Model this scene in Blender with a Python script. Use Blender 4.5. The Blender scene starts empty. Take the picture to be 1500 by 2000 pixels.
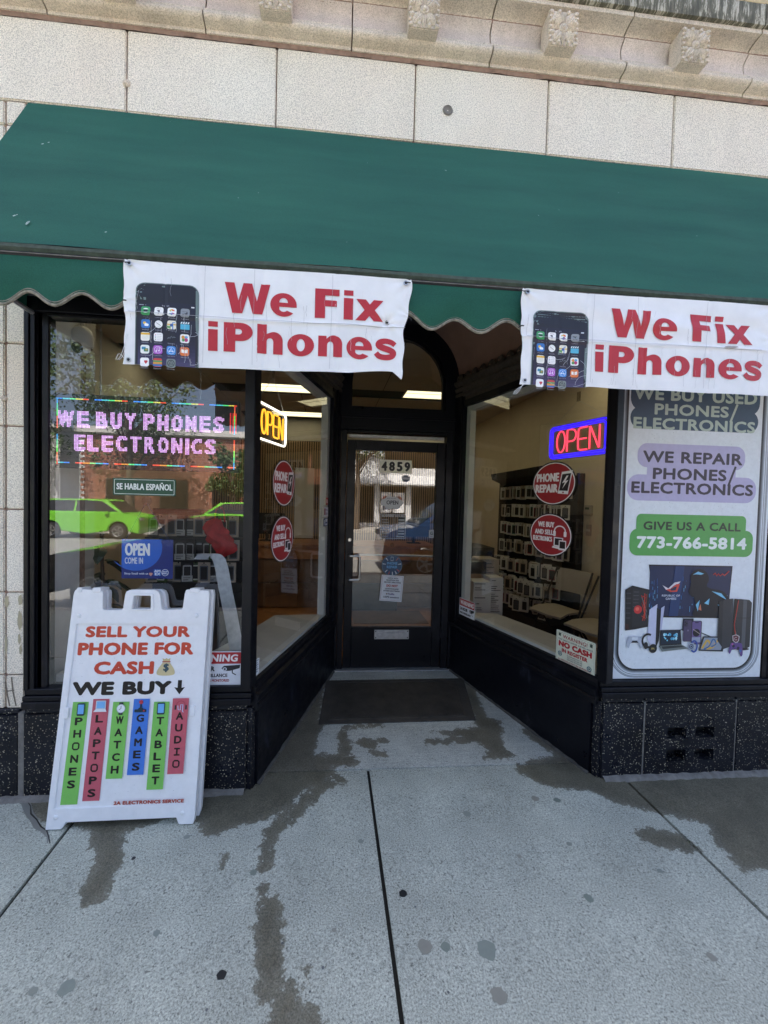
import bpy, bmesh, math, random
import numpy as np
from mathutils import Vector, Matrix
from mathutils.geometry import tessellate_polygon
random.seed(7); rng = np.random.default_rng(7)
sc = bpy.context.scene
COL = sc.collection

# ------------------------------------------------------------------ camera
cam = bpy.data.cameras.new('camera'); camo = bpy.data.objects.new('camera', cam); COL.objects.link(camo)
cam.sensor_fit = 'VERTICAL'; cam.sensor_height = 24.0; cam.lens = 751 * 24 / 2000.0
cam.shift_x = 44 / 2000.0; cam.clip_start = 0.02; cam.clip_end = 600
psi, pit, rho = math.atan(61 / 751), math.atan(20 / 751), 0.025
Fw = Vector((math.sin(psi) * math.cos(pit), math.cos(psi) * math.cos(pit), -math.sin(pit)))
R0 = Vector((math.cos(psi), -math.sin(psi), 0)); U0 = R0.cross(Fw)
Rt = R0 * math.cos(rho) + U0 * math.sin(rho); Up = U0 * math.cos(rho) - R0 * math.sin(rho)
m = Matrix((Rt, Up, -Fw)).transposed().to_4x4(); m.translation = Vector((0, -2.155, 1.6)); camo.matrix_world = m
sc.camera = camo
# ------------------------------------------------------------------ sky, sun, exposure
EXPO = 2.5
K = 2 ** EXPO
w = bpy.data.worlds.new('World'); sc.world = w; w.use_nodes = True
nt = w.node_tree; sky = nt.nodes.new('ShaderNodeTexSky'); sky.sky_type = 'NISHITA'; sky.sun_disc = False
SUN_EL, SUN_AZ = math.radians(56), math.radians(-14)   # azimuth from +y towards +x
sky.sun_elevation = SUN_EL; sky.sun_rotation = -SUN_AZ if False else SUN_AZ
sky.air_density = .8; sky.dust_density = 5.0; sky.ozone_density = .4
bg = nt.nodes['Background']; nt.links.new(sky.outputs[0], bg.inputs[0]); bg.inputs[1].default_value = 0.10
sun = bpy.data.lights.new('sun', 'SUN'); sun.energy = 4.6; sun.angle = math.radians(0.5); sun.color = (1.0, 0.95, 0.87)
suno = bpy.data.objects.new('sun', sun); COL.objects.link(suno)
sdir = Vector((math.sin(SUN_AZ) * math.cos(SUN_EL), math.cos(SUN_AZ) * math.cos(SUN_EL), math.sin(SUN_EL)))
suno.rotation_euler = sdir.to_track_quat('Z', 'Y').to_euler()
sc.view_settings.view_transform = 'Standard'; sc.view_settings.look = 'None'
sc.view_settings.exposure = EXPO; sc.view_settings.gamma = 1.0; sc.view_settings.use_curve_mapping = False
sc.render.engine = 'CYCLES'; sc.cycles.max_bounces = 8; sc.cycles.transparent_max_bounces = 16
sc.cycles.sample_clamp_indirect = 6.0; sc.cycles.caustics_reflective = False; sc.cycles.caustics_refractive = False

# ------------------------------------------------------------------ materials
def lin(c):
    if isinstance(c, str):
        c = c.lstrip('#'); c = [int(c[i:i + 2], 16) / 255 for i in (0, 2, 4)]
        return tuple(x / 12.92 if x <= .04045 else ((x + .055) / 1.055) ** 2.4 for x in c)
    return tuple(c)
class NT:
    def __init__(s, name):
        s.m = bpy.data.materials.new(name); s.m.use_nodes = True; s.t = s.m.node_tree
        s.b = s.t.nodes['Principled BSDF']; s.out = s.t.nodes['Material Output']
    def n(s, typ, **kw):
        o = s.t.nodes.new('ShaderNode' + typ)
        for k, v in kw.items():
            if k.startswith('i_'): o.inputs[int(k[2:]) if k[2:].isdigit() else k[2:]].default_value = v
            else: setattr(o, k, v)
        return o
    def l(s, a, b): s.t.links.new(a, b)
    def pos(s, scale=(1, 1, 1)):
        g = s.n('NewGeometry'); mp = s.n('Mapping'); mp.inputs['Scale'].default_value = scale
        s.l(g.outputs['Position'], mp.inputs[0]); return mp.outputs[0]
    def noise(s, scale, detail=4, rough=.55, vec=None, dist=0):
        o = s.n('TexNoise'); o.inputs['Scale'].default_value = scale; o.inputs['Detail'].default_value = detail
        o.inputs['Roughness'].default_value = rough; o.inputs['Distortion'].default_value = dist
        s.l(vec if vec is not None else s.pos(), o.inputs['Vector']); return o.outputs[0]
    def ramp(s, src, stops):
        r = s.n('ValToRGB'); e = r.color_ramp.elements
        while len(e) < len(stops): e.new(0.5)
        for i, (p, c) in enumerate(stops):
            e[i].position = p; e[i].color = (*c, 1) if len(c) == 3 else c
        s.l(src, r.inputs[0]); return r.outputs[0]
    def mix(s, f, a, b, mode='MIX'):
        o = s.n('MixRGB', blend_type=mode)
        for i, v in enumerate((f, a, b)):
            if hasattr(v, 'links'): s.l(v, o.inputs[i])
            elif isinstance(v, (int, float)): o.inputs[i].default_value = v if i == 0 else (v, v, v, 1)
            else: o.inputs[i].default_value = (*v, 1)
        return o.outputs[0]
    def math(s, op, a, b=0.5, clamp=False):
        o = s.n('Math', operation=op, use_clamp=clamp)
        for i, v in enumerate((a, b)):
            if hasattr(v, 'links'): s.l(v, o.inputs[i])
            else: o.inputs[i].default_value = v
        return o.outputs[0]
    def bump(s, h, strength=.3, dist=.01):
        b = s.n('Bump'); b.inputs['Strength'].default_value = strength; b.inputs['Distance'].default_value = dist
        s.l(h, b.inputs['Height']); s.l(b.outputs[0], s.b.inputs['Normal'])
def plain(name, col, rough=.5, metal=0, var=.12, vscale=6, bump=0, bscale=60, spec=.5):
    t = NT(name); c = lin(col)
    n = t.noise(vscale, 5, .6)
    t.l(t.mix(1, c, t.ramp(n, [(.25, (1 - var,) * 3), (.75, (1 + var * .6,) * 3)]), 'MULTIPLY'), t.b.inputs['Base Color'])
    t.b.inputs['Roughness'].default_value = rough; t.b.inputs['Metallic'].default_value = metal
    t.b.inputs['Specular IOR Level'].default_value = spec
    if bump: t.bump(t.noise(bscale, 4), bump, .004)
    return t.m
def emit(name, col, strength):
    t = NT(name); t.b.inputs['Base Color'].default_value = (*lin(col), 1); t.b.inputs['Emission Color'].default_value = (*lin(col), 1)
    t.b.inputs['Emission Strength'].default_value = strength; return t.m
def stone_mat(name, base, dark, warm, dirt=.25, dz=None):
    t = NT(name)
    sp = t.ramp(t.noise(150, 3, .75), [(.40, dark), (.52, base)])
    sp2 = t.ramp(t.noise(230, 2, .6), [(.40, (.72, .71, .69)), (.5, (1, 1, 1))])
    c = t.mix(1, sp, sp2, 'MULTIPLY')
    c = t.mix(t.ramp(t.noise(1.1, 3), [(.35, (0, 0, 0)), (.7, (.8, .8, .8))]), c, t.mix(.55, c, warm, 'MULTIPLY'))
    oi = t.n('ObjectInfo'); c = t.mix(1, c, t.ramp(oi.outputs['Random'], [(0, (.90, .885, .87)), (.5, (.97, .965, .95)), (1, (1.0, 1.0, 1.0))]), 'MULTIPLY')
    d = t.ramp(t.noise(7, 6, .75, t.pos((1, 1, .35))), [(.42, (1, 1, 1)), (.75, (1 - dirt,) * 3)])
    c = t.mix(1, c, d, 'MULTIPLY')
    t.l(c, t.b.inputs['Base Color']); t.b.inputs['Roughness'].default_value = .62
    t.bump(t.noise(110, 3, .7), .35, .0025); return t.m
M = {}
M['stone'] = stone_mat('speckled_terracotta', (.93, .885, .76), (.56, .53, .46), (1, .88, .82), .10)
M['stone_m'] = stone_mat('weathered_terracotta', (.78, .70, .59), (.56, .50, .41), (1, .88, .78), .32)
M['frieze'] = stone_mat('pink_terracotta', (.76, .68, .62), (.64, .57, .51), (1, .86, .80), .20)
M['mortar'] = plain('brown_mortar', (.30, .20, .155), .9, var=.4, vscale=30, bump=.6)
def corona():
    t = NT('streaked_cornice')
    n = t.noise(6, 5, .8, t.pos((7, 1, 1.1)), .3)
    c = t.ramp(n, [(.38, (.07, .07, .05)), (.52, (.15, .14, .10)), (.56, (.42, .40, .32)), (.7, (.5, .46, .38))])
    t.l(c, t.b.inputs['Base Color']); t.b.inputs['Roughness'].default_value = .85; t.bump(n, .5, .01); return t.m
M['corona'] = corona()
M['brick_y'] = plain('yellow_brick', (.52, .42, .24), .8, var=.35, vscale=9, bump=.4)
def granite():
    t = NT('black_granite')
    v = t.n('TexVoronoi'); v.inputs['Scale'].default_value = 80; t.l(t.pos(), v.inputs['Vector'])
    f = t.ramp(v.outputs['Distance'], [(.20, (1, 1, 1)), (.30, (0, 0, 0))])
    g = t.ramp(t.noise(34, 4, .8), [(.40, (0, 0, 0)), (.6, (1, 1, 1))])
    f = t.math('MULTIPLY', f, g)
    c = t.mix(f, t.ramp(t.noise(5, 4), [(.3, (.0035, .004, .007)), (.8, (.011, .013, .021))]), (.50, .45, .34))
    t.l(c, t.b.inputs['Base Color']); t.l(t.ramp(t.noise(8, 5), [(.3, (.22,) * 3), (.7, (.5,) * 3)]), t.b.inputs['Roughness']); t.b.inputs['Specular IOR Level'].default_value = .3; return t.m
M['granite'] = granite()
def paint(name, c, wear=.0, r0=.18, r1=.5):
    t = NT(name); n = t.noise(5, 6, .7, t.pos((1, 1, .4)), .4)
    t.l(t.mix(t.ramp(n, [(.60, (0, 0, 0)), (.66, (wear,) * 3)]), c, tuple(x * 3.2 + .006 for x in c)), t.b.inputs['Base Color'])
    t.l(t.ramp(t.noise(9, 5, .7), [(.3, (r0,) * 3), (.7, (r1,) * 3)]), t.b.inputs['Roughness'])
    t.b.inputs['Specular IOR Level'].default_value = .25; t.bump(t.noise(28, 3, .5), .12, .003); return t.m
M['black'] = paint('black_paint', (.0045, .0048, .0075), .4, .25, .6)
M['kick'] = paint('chipped_black_paint', (.004, .0045, .008), 1.0, .25, .6)
M['white'] = plain('white_paint', (.62, .62, .60), .5, var=.1)
M['plastic'] = plain('white_plastic', (.82, .83, .84), .38, var=.06, vscale=25, bump=.1)
def concrete(name, base, wetc, fine=1.0, streak=False):
    t = NT(name)
    p = t.pos((1, 1, 1))
    a = t.ramp(t.noise(2.3, 6, .65), [(.3, tuple(x * .80 for x in base)), (.7, tuple(x * 1.15 for x in base))])
    s = t.ramp(t.noise(150, 4, .85), [(.34, (.45,) * 3), (.5, (1,) * 3), (.66, (1.6,) * 3)])
    c = t.mix(fine, a, s, 'MULTIPLY')
    pits = t.ramp(t.noise(75, 2, .6), [(.30, (.6,) * 3), (.38, (1,) * 3)])
    c = t.mix(1, c, pits, 'MULTIPLY')
    if streak:
        st = t.ramp(t.noise(1, 3, .6, t.pos((4, 130, 1))), [(.3, (.82,) * 3), (.7, (1.1,) * 3)]); c = t.mix(1, c, st, 'MULTIPLY')
    at = t.n('Attribute', attribute_name='wet')
    e = t.math('ADD', at.outputs['Fac'], t.math('MULTIPLY', t.math('SUBTRACT', t.noise(24, 6, .62), .5), .13))
    e = t.math('ADD', e, t.math('MULTIPLY', t.math('SUBTRACT', t.noise(85, 3, .5), .5), .045))
    wet = t.ramp(e, [(.494, (0, 0, 0)), (.501, (.85, .85, .85)), (.54, (1, 1, 1))])
    edge = t.ramp(e, [(.44, (0, 0, 0)), (.5, (1, 1, 1)), (.53, (0, 0, 0))])
    wcol = t.mix(1, t.ramp(t.noise(6, 5, .7), [(.3, tuple(x * .72 for x in wetc)), (.75, tuple(x * 1.25 for x in wetc))]), s, 'MULTIPLY')
    c2 = t.mix(wet, c, wcol)
    t.l(c2, t.b.inputs['Base Color'])
    t.l(t.mix(wet, (.85,) * 3, (.55,) * 3), t.b.inputs['Roughness'])
    t.bump(t.noise(190, 3, .7), .4, .002); return t.m
M['conc'] = concrete('sidewalk_concrete', (.43, .445, .375), (.140, .130, .092))
M['conc_v'] = concrete('vestibule_concrete', (.50, .51, .45), (.155, .142, .105), .8, True)
M['joint'] = plain('dark_joint', (.02, .018, .014), .95, bump=.4)
M['smear'] = plain('smeared_mortar', (.20, .19, .17), .9, var=.4, vscale=25, bump=.8)
M['fillet'] = plain('dirty_fillet', (.09, .085, .075), .9, var=.5, vscale=20, bump=.6)
def canvas(name, c):
    t = NT(name)
    n = t.ramp(t.noise(2.0, 6, .6, t.pos((.5, 3, 3))), [(.3, (.74, .80, .84)), (.5, (.97, .97, .97)), (.7, (1.22, 1.12, 1.08))])
    f = t.ramp(t.noise(260, 2, .5), [(.3, (.86,) * 3), (.7, (1.1,) * 3)])
    sp = t.ramp(t.noise(31, 2, .4), [(.80, (0, 0, 0)), (.83, (.5,) * 3)])
    col = t.mix(1, t.mix(1, c, n, 'MULTIPLY'), f, 'MULTIPLY'); col = t.mix(sp, col, (.35, .42, .38))
    t.l(col, t.b.inputs['Base Color']); t.b.inputs['Roughness'].default_value = .85; t.b.inputs['Specular IOR Level'].default_value = .25
    t.bump(t.noise(300, 2), .25, .0012); return t.m
M['green'] = canvas('green_canvas', (.020, .108, .080))
M['green2'] = canvas('green_valance', (.017, .098, .068))
M['hem'] = plain('stained_hem', (.055, .075, .055), .9, var=.5, vscale=30)
M['piping'] = plain('grey_piping', (.27, .25, .20), .9, var=.6, vscale=60)
M['vinyl'] = plain('white_vinyl', (.83, .84, .85), .42, var=.10, vscale=7, bump=.25, bscale=25)
M['bronze'] = plain('dark_moulding', (.075, .06, .046), .55, var=.5, vscale=40)
M['vault'] = plain('brown_plaster', (.34, .20, .145), .7, var=.2)
M['steel'] = plain('brushed_steel', (.55, .55, .55), .28, 1.0, var=.1)
M['alu'] = plain('aluminium', (.5, .5, .5), .45, .6, var=.25, vscale=30)
M['mat'] = plain('dark_ribbed_mat', (.062, .054, .044), .92, var=.4, vscale=9, bump=.6)
M['ledge'] = plain('pale_marble', (.50, .48, .44), .35, var=.16, vscale=4)
M['wall_c'] = plain('cream_wall', (.66, .58, .44), .8, var=.06)
M['wall_g'] = plain('grey_wall', (.5, .48, .44), .8, var=.08)
M['ceil'] = plain('ceiling_tile', (.55, .50, .42), .9, var=.06)
M['floor_w'] = plain('wood_floor', (.42, .19, .07), .35, var=.3, vscale=8)
M['wood'] = plain('counter_wood', (.46, .21, .085), .4, var=.35, vscale=10)
M['wood_d'] = plain('dark_counter_wood', (.17, .095, .052), .5, var=.4, vscale=6)
M['slat'] = plain('oak_slat', (.40, .27, .15), .55, var=.2, vscale=3)
M['felt'] = plain('black_felt', (.012, .012, .012), .95)
M['dark'] = plain('matt_black', (.014, .014, .016), .6)
M['beige'] = plain('beige_plastic', (.42, .37, .31), .5, var=.1)
M['card'] = plain('cardboard', (.33, .21, .12), .85)
M['leaf'] = plain('leaf_green', (.06, .11, .03), .55, var=.5, vscale=3)
M['leaf2'] = plain('dark_plant_leaf', (.03, .06, .035), .4, var=.4)
M['bark'] = plain('tree_bark', (.10, .075, .055), .9, var=.4, vscale=20)
M['asph'] = plain('street_asphalt', (.22, .215, .20), .85, var=.2, vscale=1.5)
M['pave'] = plain('far_pavement', (.34, .32, .29), .9, var=.12)
M['brick_r'] = plain('red_brick', (.30, .12, .075), .85, var=.4, vscale=4)
M['pale'] = plain('pale_render', (.55, .55, .55), .8)
M['car_g'] = plain('lime_car_paint', (.14, .44, .03), .25, var=.03)
M['car_k'] = plain('black_car_paint', (.010, .011, .013), .12, var=.03)
M['car_b'] = plain('blue_car_paint', (.02, .045, .11), .15, var=.05)
M['car_w'] = plain('tinted_glass', (.012, .014, .016), .05)
M['tyre'] = plain('tyre_rubber', (.015, .015, .015), .85)
def glassm():
    t = NT('window_glass'); t.t.nodes.remove(t.b)
    tr = t.n('BsdfTransparent'); tr.inputs[0].default_value = (.93, .95, .94, 1)
    gl = t.n('BsdfGlossy'); gl.inputs['Roughness'].default_value = .0; gl.inputs[0].default_value = (1, 1, 1, 1)
    ge = t.n('NewGeometry'); dp = t.n('VectorMath', operation='DOT_PRODUCT'); t.l(ge.outputs['Incoming'], dp.inputs[0]); t.l(ge.outputs['Normal'], dp.inputs[1])
    fs = t.math('POWER', t.math('SUBTRACT', 1.0, t.math('ABSOLUTE', dp.outputs['Value'], 0)), 5)      # Schlick, both faces of the pane
    fs = t.math('ADD', t.math('MULTIPLY', fs, .87), .125)
    mx = t.n('MixShader'); t.l(t.math('MULTIPLY', fs, 1.0, True), mx.inputs[0])
    t.l(tr.outputs[0], mx.inputs[1]); t.l(gl.outputs[0], mx.inputs[2]); t.l(mx.outputs[0], t.out.inputs[0]); return t.m
M['glass'] = glassm()
def printm(name, em=0, rough=.42):
    t = NT(name); a = t.n('Attribute', attribute_name='Col')
    t.l(a.outputs['Color'], t.b.inputs['Base Color']); t.b.inputs['Roughness'].default_value = rough
    if em:
        t.l(a.outputs['Color'], t.b.inputs['Emission Color']); t.b.inputs['Emission Strength'].default_value = em
    else:
        c = t.mix(.5, a.outputs['Color'], t.ramp(t.noise(40, 4, .6), [(.3, (.86,) * 3), (.7, (1.05,) * 3)]), 'MULTIPLY'); t.l(c, t.b.inputs['Base Color'])
    return t.m
M['print'] = printm('printed_ink'); M['led'] = printm('led_light', 1.15 / K)
M['tube_light'] = emit('fluorescent_panel', (1, .86, .52), 2.6 / K)
for nm, c, s in (('neon_white', (1, .93, .78), 3.0), ('neon_orange', (1, .42, .03), 2.1), ('neon_blue', (.03, .01, 1), 1.7), ('neon_red', (1, .05, .10), 2.0), ('neon_yellow', (1, .85, .1), 1.3)):
    M[nm] = emit(nm, c, s / K)
def acrylic():
    t = NT('clear_acrylic'); t.t.nodes.remove(t.b)
    tr = t.n('BsdfTransparent'); tr.inputs[0].default_value = (.72, .70, .68, 1)
    gl = t.n('BsdfGlossy'); gl.inputs['Roughness'].default_value = .08
    mx = t.n('MixShader'); mx.inputs[0].default_value = .06
    t.l(tr.outputs[0], mx.inputs[1]); t.l(gl.outputs[0], mx.inputs[2]); t.l(mx.outputs[0], t.out.inputs[0]); return t.m
M['acrylic'] = acrylic()

# ------------------------------------------------------------------ object helpers
def thing(name, label, cat, loc=(0, 0, 0), group=None, kind=None):
    o = bpy.data.objects.new(name, None); COL.objects.link(o); o.location = loc; o.empty_display_size = .1
    if label: o['label'] = label
    if cat: o['category'] = cat
    if group: o['group'] = group
    if kind: o['kind'] = kind
    return o
def rootloc(o):
    v = Vector((0, 0, 0))
    while o is not None: v += Vector(o.location); o = o.parent
    return v
class MB:
    def __init__(s): s.V = []; s.F = []
    def face(s, pts):
        b = len(s.V); s.V += [tuple(p) for p in pts]; s.F.append(tuple(range(b, b + len(pts)))); return s
    def hexa(s, p):   # 8 points: bottom 4 ccw, top 4 ccw
        b = len(s.V); s.V += [tuple(q) for q in p]
        for f in ((0, 3, 2, 1), (4, 5, 6, 7), (0, 1, 5, 4), (1, 2, 6, 5), (2, 3, 7, 6), (3, 0, 4, 7)): s.F.append(tuple(b + i for i in f))
        return s
    def box(s, x0, x1, y0, y1, z0, z1):
        return s.hexa([(x0, y0, z0), (x1, y0, z0), (x1, y1, z0), (x0, y1, z0), (x0, y0, z1), (x1, y0, z1), (x1, y1, z1), (x0, y1, z1)])
    def mbox(s, f, a0, a1, b0, b1, c0, c1):   # box through a mapping f(a,b,c)
        return s.hexa([f(a0, b0, c0), f(a1, b0, c0), f(a1, b1, c0), f(a0, b1, c0), f(a0, b0, c1), f(a1, b0, c1), f(a1, b1, c1), f(a0, b1, c1)])
    def grid(s, rows, flip=False):
        b = len(s.V); n = len(rows[0])
        for r in rows: s.V += [tuple(p) for p in r]
        for i in range(len(rows) - 1):
            for j in range(n - 1):
                q = (b + i * n + j, b + i * n + j + 1, b + (i + 1) * n + j + 1, b + (i + 1) * n + j)
                s.F.append(q[::-1] if flip else q)
        return s
    def tube(s, pts, r, n=6, closed=False):
        pts = [Vector(p) for p in pts]; rows = []; N = len(pts)
        for i, p in enumerate(pts):
            a = pts[(i - 1) % N] if closed or i > 0 else p; c = pts[(i + 1) % N] if closed or i < N - 1 else p
            d = (c - a).normalized(); u = d.orthogonal().normalized()
            if rows: u = (pu - d * pu.dot(d)).normalized()
            pu = u; v = d.cross(u); rr = r[i] if hasattr(r, '__len__') else r
            rows.append([p + u * (rr * math.cos(2 * math.pi * k / n)) + v * (rr * math.sin(2 * math.pi * k / n)) for k in range(n + 1)])
        if closed: rows.append(rows[0])
        s.grid(rows)
        if not closed: s.face(rows[0][:n][::-1]); s.face(rows[-1][:n])
        return s
    def prism(s, loops, f, c0, c1):   # polygon (with holes) in (a,b), extruded along c through mapping f(a,b,c)
        vs = [Vector((a, b, 0)) for lp in loops for a, b in lp]
        tri = tessellate_polygon([[Vector((a, b, 0)) for a, b in lp] for lp in loops])
        for c in (c0, c1):
            b0 = len(s.V); s.V += [tuple(f(v.x, v.y, c)) for v in vs]
            s.F += [tuple(b0 + i for i in (t if c == c1 else t[::-1])) for t in tri]
        for lp in loops:
            b0 = len(s.V); n = len(lp)
            for a, b in lp: s.V += [tuple(f(a, b, c0)), tuple(f(a, b, c1))]
            for i in range(n):
                j = (i + 1) % n; s.F.append((b0 + 2 * i, b0 + 2 * j, b0 + 2 * j + 1, b0 + 2 * i + 1))
        return s
    def sweep(s, prof, f0, f1):   # profile [(a,b)], f0/f1 map (a,b) to points at the two ends
        s.grid([[f0(a, b) for a, b in prof], [f1(a, b) for a, b in prof]])
        s.face([f0(a, b) for a, b in prof]); s.face([f1(a, b) for a, b in prof][::-1]); return s
    def lathe(s, prof, c, ax=Vector((0, 0, 1)), n=16):
        ax = Vector(ax).normalized(); u = ax.orthogonal().normalized(); v = ax.cross(u); c = Vector(c)
        s.grid([[c + ax * h + (u * math.cos(2 * math.pi * k / n) + v * math.sin(2 * math.pi * k / n)) * r for k in range(n + 1)] for r, h in prof]); return s
def put(mb, name, mat, parent=None, smooth=False, bevel=0, label=None, kind=None, cols=None):
    off = rootloc(parent) if parent else Vector((0, 0, 0))
    me = bpy.data.meshes.new(name)
    V = [(v[0] - off.x, v[1] - off.y, v[2] - off.z) for v in mb.V]
    me.from_pydata(V, [], mb.F)
    bm = bmesh.new(); bm.from_mesh(me)
    if cols is None: bmesh.ops.remove_doubles(bm, verts=bm.verts, dist=1e-5)
    if cols is None: bmesh.ops.recalc_face_normals(bm, faces=bm.faces)
    if bevel:
        ed = [e for e in bm.edges if len(e.link_faces) == 2 and e.calc_face_angle(0) > .6]
        bmesh.ops.bevel(bm, geom=ed, offset=bevel, segments=1 if bevel < .004 else 2, affect='EDGES', clamp_overlap=True)
    bm.to_mesh(me); bm.free()
    if cols is not None:
        at = me.color_attributes.new('Col', 'FLOAT_COLOR', 'CORNER')
        lt = np.array([p.loop_total for p in me.polygons]); arr = np.repeat(np.array(cols, dtype=np.float32), lt, axis=0)
        at.data.foreach_set('color', arr.ravel())
    if smooth:
        me.shade_smooth()
        if hasattr(me, 'set_sharp_from_angle'): me.set_sharp_from_angle(angle=math.radians(38))
    me.materials.append(M[mat] if isinstance(mat, str) else mat)
    o = bpy.data.objects.new(name, me); COL.objects.link(o)
    if parent: o.parent = parent
    if label: o['label'] = label
    if kind: o['kind'] = kind
    return o
def solo(mb, name, mat, label, cat, group=None, kind=None, **kw):
    xs = np.array(mb.V); c = (float(xs[:, 0].mean()), float(xs[:, 1].mean()), float(xs[:, 2].min()))
    t = MB(); t.V = [(v[0] - c[0], v[1] - c[1], v[2] - c[2]) for v in mb.V]; t.F = mb.F
    o = put(t, name, mat, **kw); o.location = c
    if label: o['label'] = label
    if cat: o['category'] = cat
    if group: o['group'] = group
    if kind: o['kind'] = kind
    return o
def dup(root, loc=None, rotz=None, label=None, group=None):
    def cp(o, par):
        c = o.copy(); COL.objects.link(c); c.parent = par
        for ch in list(o.children): cp(ch, c)
        return c
    r = cp(root, root.parent)
    if loc is not None: r.location = loc
    if rotz is not None: r.rotation_euler = (0, 0, rotz)
    if label: r['label'] = label
    if group: r['group'] = group
    return r

# ------------------------------------------------------------------ flat print
_tx = {}
def textmesh(s):
    if s in _tx: return _tx[s]
    c = bpy.data.curves.new('t', 'FONT'); c.body = s; c.resolution_u = 3; c.fill_mode = 'FRONT'; c.space_character = 1.06
    o = bpy.data.objects.new('t', c); me = bpy.data.meshes.new_from_object(o)
    V = np.array([v.co[:2] for v in me.vertices]); F = [tuple(p.vertices) for p in me.polygons]
    bpy.data.objects.remove(o); bpy.data.curves.remove(c); bpy.data.meshes.remove(me)
    _tx[s] = (V, F); return _tx[s]
class Art:
    eps = 2.5e-5
    def __init__(s, base=0.0): s.V = []; s.F = []; s.C = []; s.h = base
    def _add(s, V2, F, col):
        b = len(s.V); s.V += [(a, c, s.h) for a, c in V2]; s.F += [tuple(b + i for i in f) for f in F]; s.C += [(*lin(col), 1)] * len(F); s.h += s.eps
    def poly(s, pts, col):
        s._add(pts, [tuple(t) for t in tessellate_polygon([[Vector((a, b, 0)) for a, b in pts]])], col); return s
    def rect(s, x0, x1, y0, y1, col): return s.poly([(x0, y0), (x1, y0), (x1, y1), (x0, y1)], col)
    def rrect(s, x0, x1, y0, y1, r, col, n=5, corners=(1, 1, 1, 1)):
        p = []
        for (cx, cy, a, k) in ((x1 - r, y1 - r, 0, 0), (x0 + r, y1 - r, 90, 1), (x0 + r, y0 + r, 180, 2), (x1 - r, y0 + r, 270, 3)):
            if corners[k]: p += [(cx + r * math.cos(math.radians(a + 90 * i / n)), cy + r * math.sin(math.radians(a + 90 * i / n))) for i in range(n + 1)]
            else: p.append((x1 if k in (0, 3) else x0, y1 if k in (0, 1) else y0))
        return s.poly(p, col)
    def circ(s, cx, cy, r, col, ry=None, n=20, a0=0, a1=360):
        ry = ry or r; return s.poly([(cx + r * math.cos(math.radians(a0 + (a1 - a0) * i / n)), cy + ry * math.sin(math.radians(a0 + (a1 - a0) * i / n))) for i in range(n if a1 - a0 == 360 else n + 1)], col)
    def stroke(s, pts, wd, col, closed=False):
        P = [Vector(p) for p in pts]; N = len(P); L = []; R = []
        for i, p in enumerate(P):
            a = P[(i - 1) % N] if closed or i else p; c = P[(i + 1) % N] if closed or i < N - 1 else p
            d = (c - a).normalized(); n = Vector((-d.y, d.x)); ww = wd[i] if hasattr(wd, '__len__') else wd
            L.append(p + n * ww / 2); R.append(p - n * ww / 2)
        V = [tuple(q) for q in L + R]; m_ = N if closed else N - 1
        s._add(V, [(i, (i + 1) % N, N + (i + 1) % N, N + i) for i in range(m_)], col); return s
    def ring(s, cx, cy, r, wd, col, ry=None, a0=0, a1=360, n=28):
        ry = ry or r; k = n if a1 - a0 == 360 else n + 1
        return s.stroke([(cx + r * math.cos(math.radians(a0 + (a1 - a0) * i / n)), cy + ry * math.sin(math.radians(a0 + (a1 - a0) * i / n))) for i in range(k)], wd, col, a1 - a0 == 360)
    def text(s, t, x0, x1, y0, y1, col, b=0, shear=0, skip=False):
        V, F = textmesh(t); mn = V.min(0); mx = V.max(0); h = y1 - y0; bb = b * h
        U = (V - mn) / (mx - mn) * [x1 - x0 - 2 * bb, h - 2 * bb * .8] + [x0 + bb, y0 + bb * .8]
        if shear: U[:, 0] += (U[:, 1] - y0) * shear
        offs = [(0, 0)] if not b else [(bb * math.cos(a), bb * .8 * math.sin(a)) for a in [math.pi / 4 * k for k in range(8)]] + ([(0, 0)] if b > .05 else [])
        for dx, dy in offs: s._add([(p[0] + dx, p[1] + dy) for p in U], F, col)
        return s
    def ctext(s, t, cx, y0, y1, col, w=None, b=0, **k):
        if w is None:
            V, F = textmesh(t); mn = V.min(0); mx = V.max(0); w = (mx[0] - mn[0]) / (mx[1] - mn[1]) * (y1 - y0)
        return s.text(t, cx - w / 2, cx + w / 2, y0, y1, col, b, **k)
    def cut(s, step):   # slice along a grid so that the print can follow a wavy cloth
        bm = bmesh.new(); vs = [bm.verts.new(v) for v in s.V]; lay = bm.faces.layers.int.new('c')
        for i, f in enumerate(s.F):
            try: fc = bm.faces.new([vs[j] for j in f]); fc[lay] = i
            except ValueError: pass
        A = np.array(s.V); 
        for ax in (0, 1):
            t = math.ceil(A[:, ax].min() / step) * step
            while t < A[:, ax].max():
                co = [0, 0, 0]; no = [0, 0, 0]; co[ax] = t; no[ax] = 1
                bmesh.ops.bisect_plane(bm, geom=list(bm.verts) + list(bm.edges) + list(bm.faces), plane_co=co, plane_no=no, dist=1e-7); t += step
        bm.verts.index_update(); C = s.C
        s.V = [tuple(v.co) for v in bm.verts]; s.F = [tuple(v.index for v in f.verts) for f in bm.faces]; s.C = [C[f[lay]] for f in bm.faces]
        bm.free(); return s
    def build(s, name, f, parent, mat='print', label=None, cut=None):
        if cut: s.cut(cut)
        mb = MB(); mb.V = [tuple(f(*v)) for v in s.V]; mb.F = s.F
        return put(mb, name, mat, parent, cols=s.C, label=label)

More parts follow.
